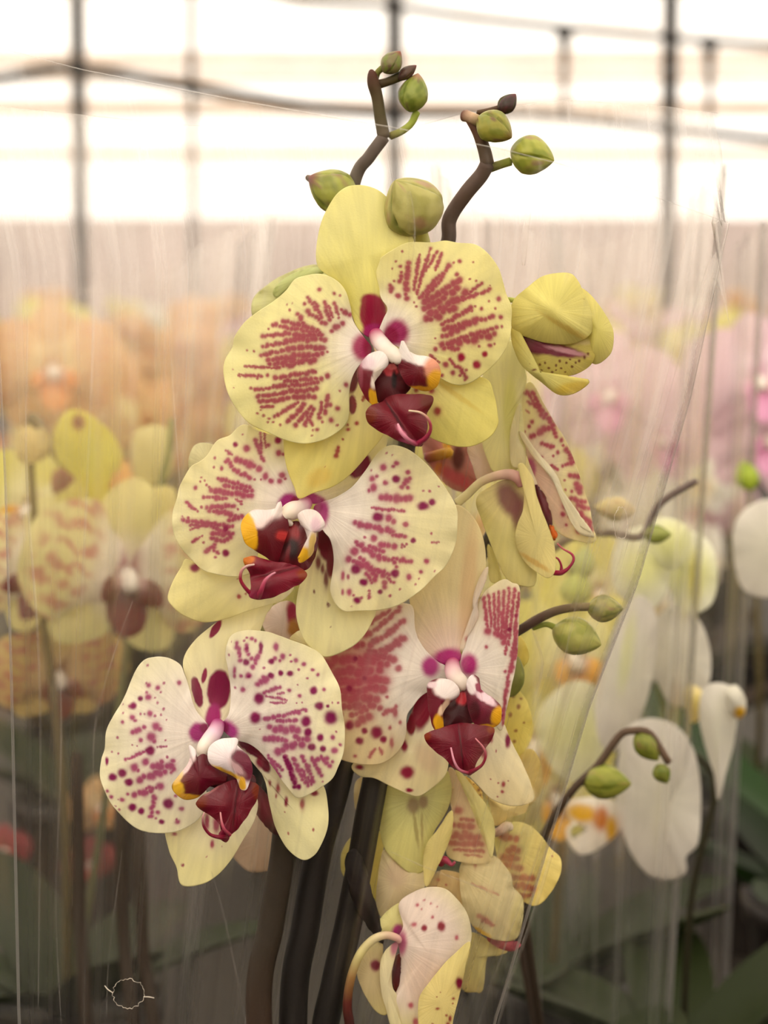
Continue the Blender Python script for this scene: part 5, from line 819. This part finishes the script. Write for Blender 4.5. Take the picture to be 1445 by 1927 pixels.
mstem(KP, [(900, 1300, d+.05), (960, 1120, d+.06), (1060, 1020, d+.06), (1140, 1003, d+.06), (1205, 1010, d+.06), (1232, 960, d+.06), (1262, 932, d+.06), (1310, 905, d+.06)], ((26, 22, 18), (90, 72, 58), (104, 90, 84)), 3.0)
bz = DZ(d+.05)
bud(KP, H, (715, 375), 130, 85, 0, bz, .1, ((150, 156, 80), (130, 140, 60), (140, 120, 90)), .4, label='small green bud on the upper blurred spike')
bud(KP, H, (520, 258), 190, 110, 175, bz, .1, ((200, 180, 130), (190, 176, 120), (160, 120, 80)), .4, label='pale cream bud on the upper blurred spike')
bud(KP, H, (350, 620), 170, 150, 80, DZ(d+.2), .1, ((190, 196, 110), (180, 190, 100), (180, 180, 110)), .4, label='round pale green bud below the folded flower')
bud(KP, H, (380, 505), 160, 110, 80, DZ(d+.2), .1, ((190, 196, 130), (180, 190, 120), (180, 180, 110)), .4, label='faint green bud above the round pale one')
# yellowish-green blooms behind right of the main plant
d = 1.25
YP = mid_plant('potted_orchid', 1040, d+.05, 'blurred lime yellow orchid between the main orchid and the white one')
mstem(YP, [(1060, 1500, d+.03), (1050, 1250, d+.03), (1080, 1050, d+.03)])
mflower(YP, 1075, 1240, d, 'plain', (0, 0, .2), 1.0); mflower(YP, 1010, 1400, d, 'plain', (.2, 0, -.3), .9); mflower(YP, 1120, 1120, d+.05, 'plain', (0, .3, .3), .8); mflower(YP, 1040, 1500, d, 'plain', (.2, 0, .3), .8)
# pink and green at the far right edge
QP = mid_plant('potted_orchid', 1420, 1.74, 'blurred pink orchid at the right edge of the picture')
mstem(QP, [(1430, 1300, 1.6), (1410, 900, 1.6), (1400, 700, 1.6)])
mflower(QP, 1420, 720, 1.58, 'pink', (0, 0, .2), 1.1); mflower(QP, 1150, 745, 1.7, 'pink', (0, 0, -.2), 1.1); mflower(QP, 1240, 830, 1.75, 'pink', (0, 0, .2), .9); mflower(QP, 1440, 830, 1.6, 'pink', (0, .2, .2), 1.0)
bud(QP, N, (1405, 895), 60, 45, 110, DZ(1.3), .1, ((170, 190, 60), (150, 176, 50), (160, 170, 60)), .4, label='bright green bud below the pink flowers')
# broad green leaves low at the right
GP = mid_plant('leafy_orchid', 1560, 1.45, 'leafy green plant at the lower right corner', (24, 40, 12), None, 6)
for a, L, z in ((150, .2, .30), (190, .17, .2)):
    g = Geo(); c = WO[GP.name]; leaf_geo(g, a, L, .06, c[0], c[1], c[2]+z*.5, .1, (24, 52, 6)); g.obj('leaf', M_leaf, GP, c)

# sleeves of the neighbours
def cone_sleeve(cpx, depth, ztop, rt, label, rb=.06, tilt=0):
    c = P(cpx, 1500, DZ(depth)); x, y = c[0], c[1]; nu, nv = 97, 24
    uu, vv = np.meshgrid(np.linspace(0, 1, nu), np.linspace(0, 1, nv), indexing='ij'); u, v = uu.ravel(), vv.ravel()
    th = u*2*np.pi; r = rb+(rt-rb)*v+.002*np.sin(th*13)+.0015*np.sin(th*29+1)
    V = np.stack([x+r*np.cos(th)+tilt*v, y+r*.8*np.sin(th), BZ+(ztop-BZ)*v+.02*np.cos(2*th)*v], 1)
    Fc = [(i*nv+j, (i+1)*nv+j, (i+1)*nv+j+1, i*nv+j+1) for i in range(nu-1) for j in range(nv-1)]
    o = mk('plastic_sleeve', V, Fc, M_filmx, None, np.array([x, y, BZ]), None, np.stack([u*2, v], 1)); tag(o, label, 'plastic sleeve', 'clear sleeves around the neighbouring orchids')
    return o
cone_sleeve(105, 1.22, 1.27, .125, 'clear sleeve around the blurred yellow orchid at left')
cone_sleeve(1080, 1.10, 1.29, .072, 'clear sleeve whose right edge runs down across the blurred white orchid', .042)
cone_sleeve(1225, 1.34, 1.27, .064, 'clear sleeve edged beside the bright green bud at far right', .045)
print('objects', len(bpy.data.objects))
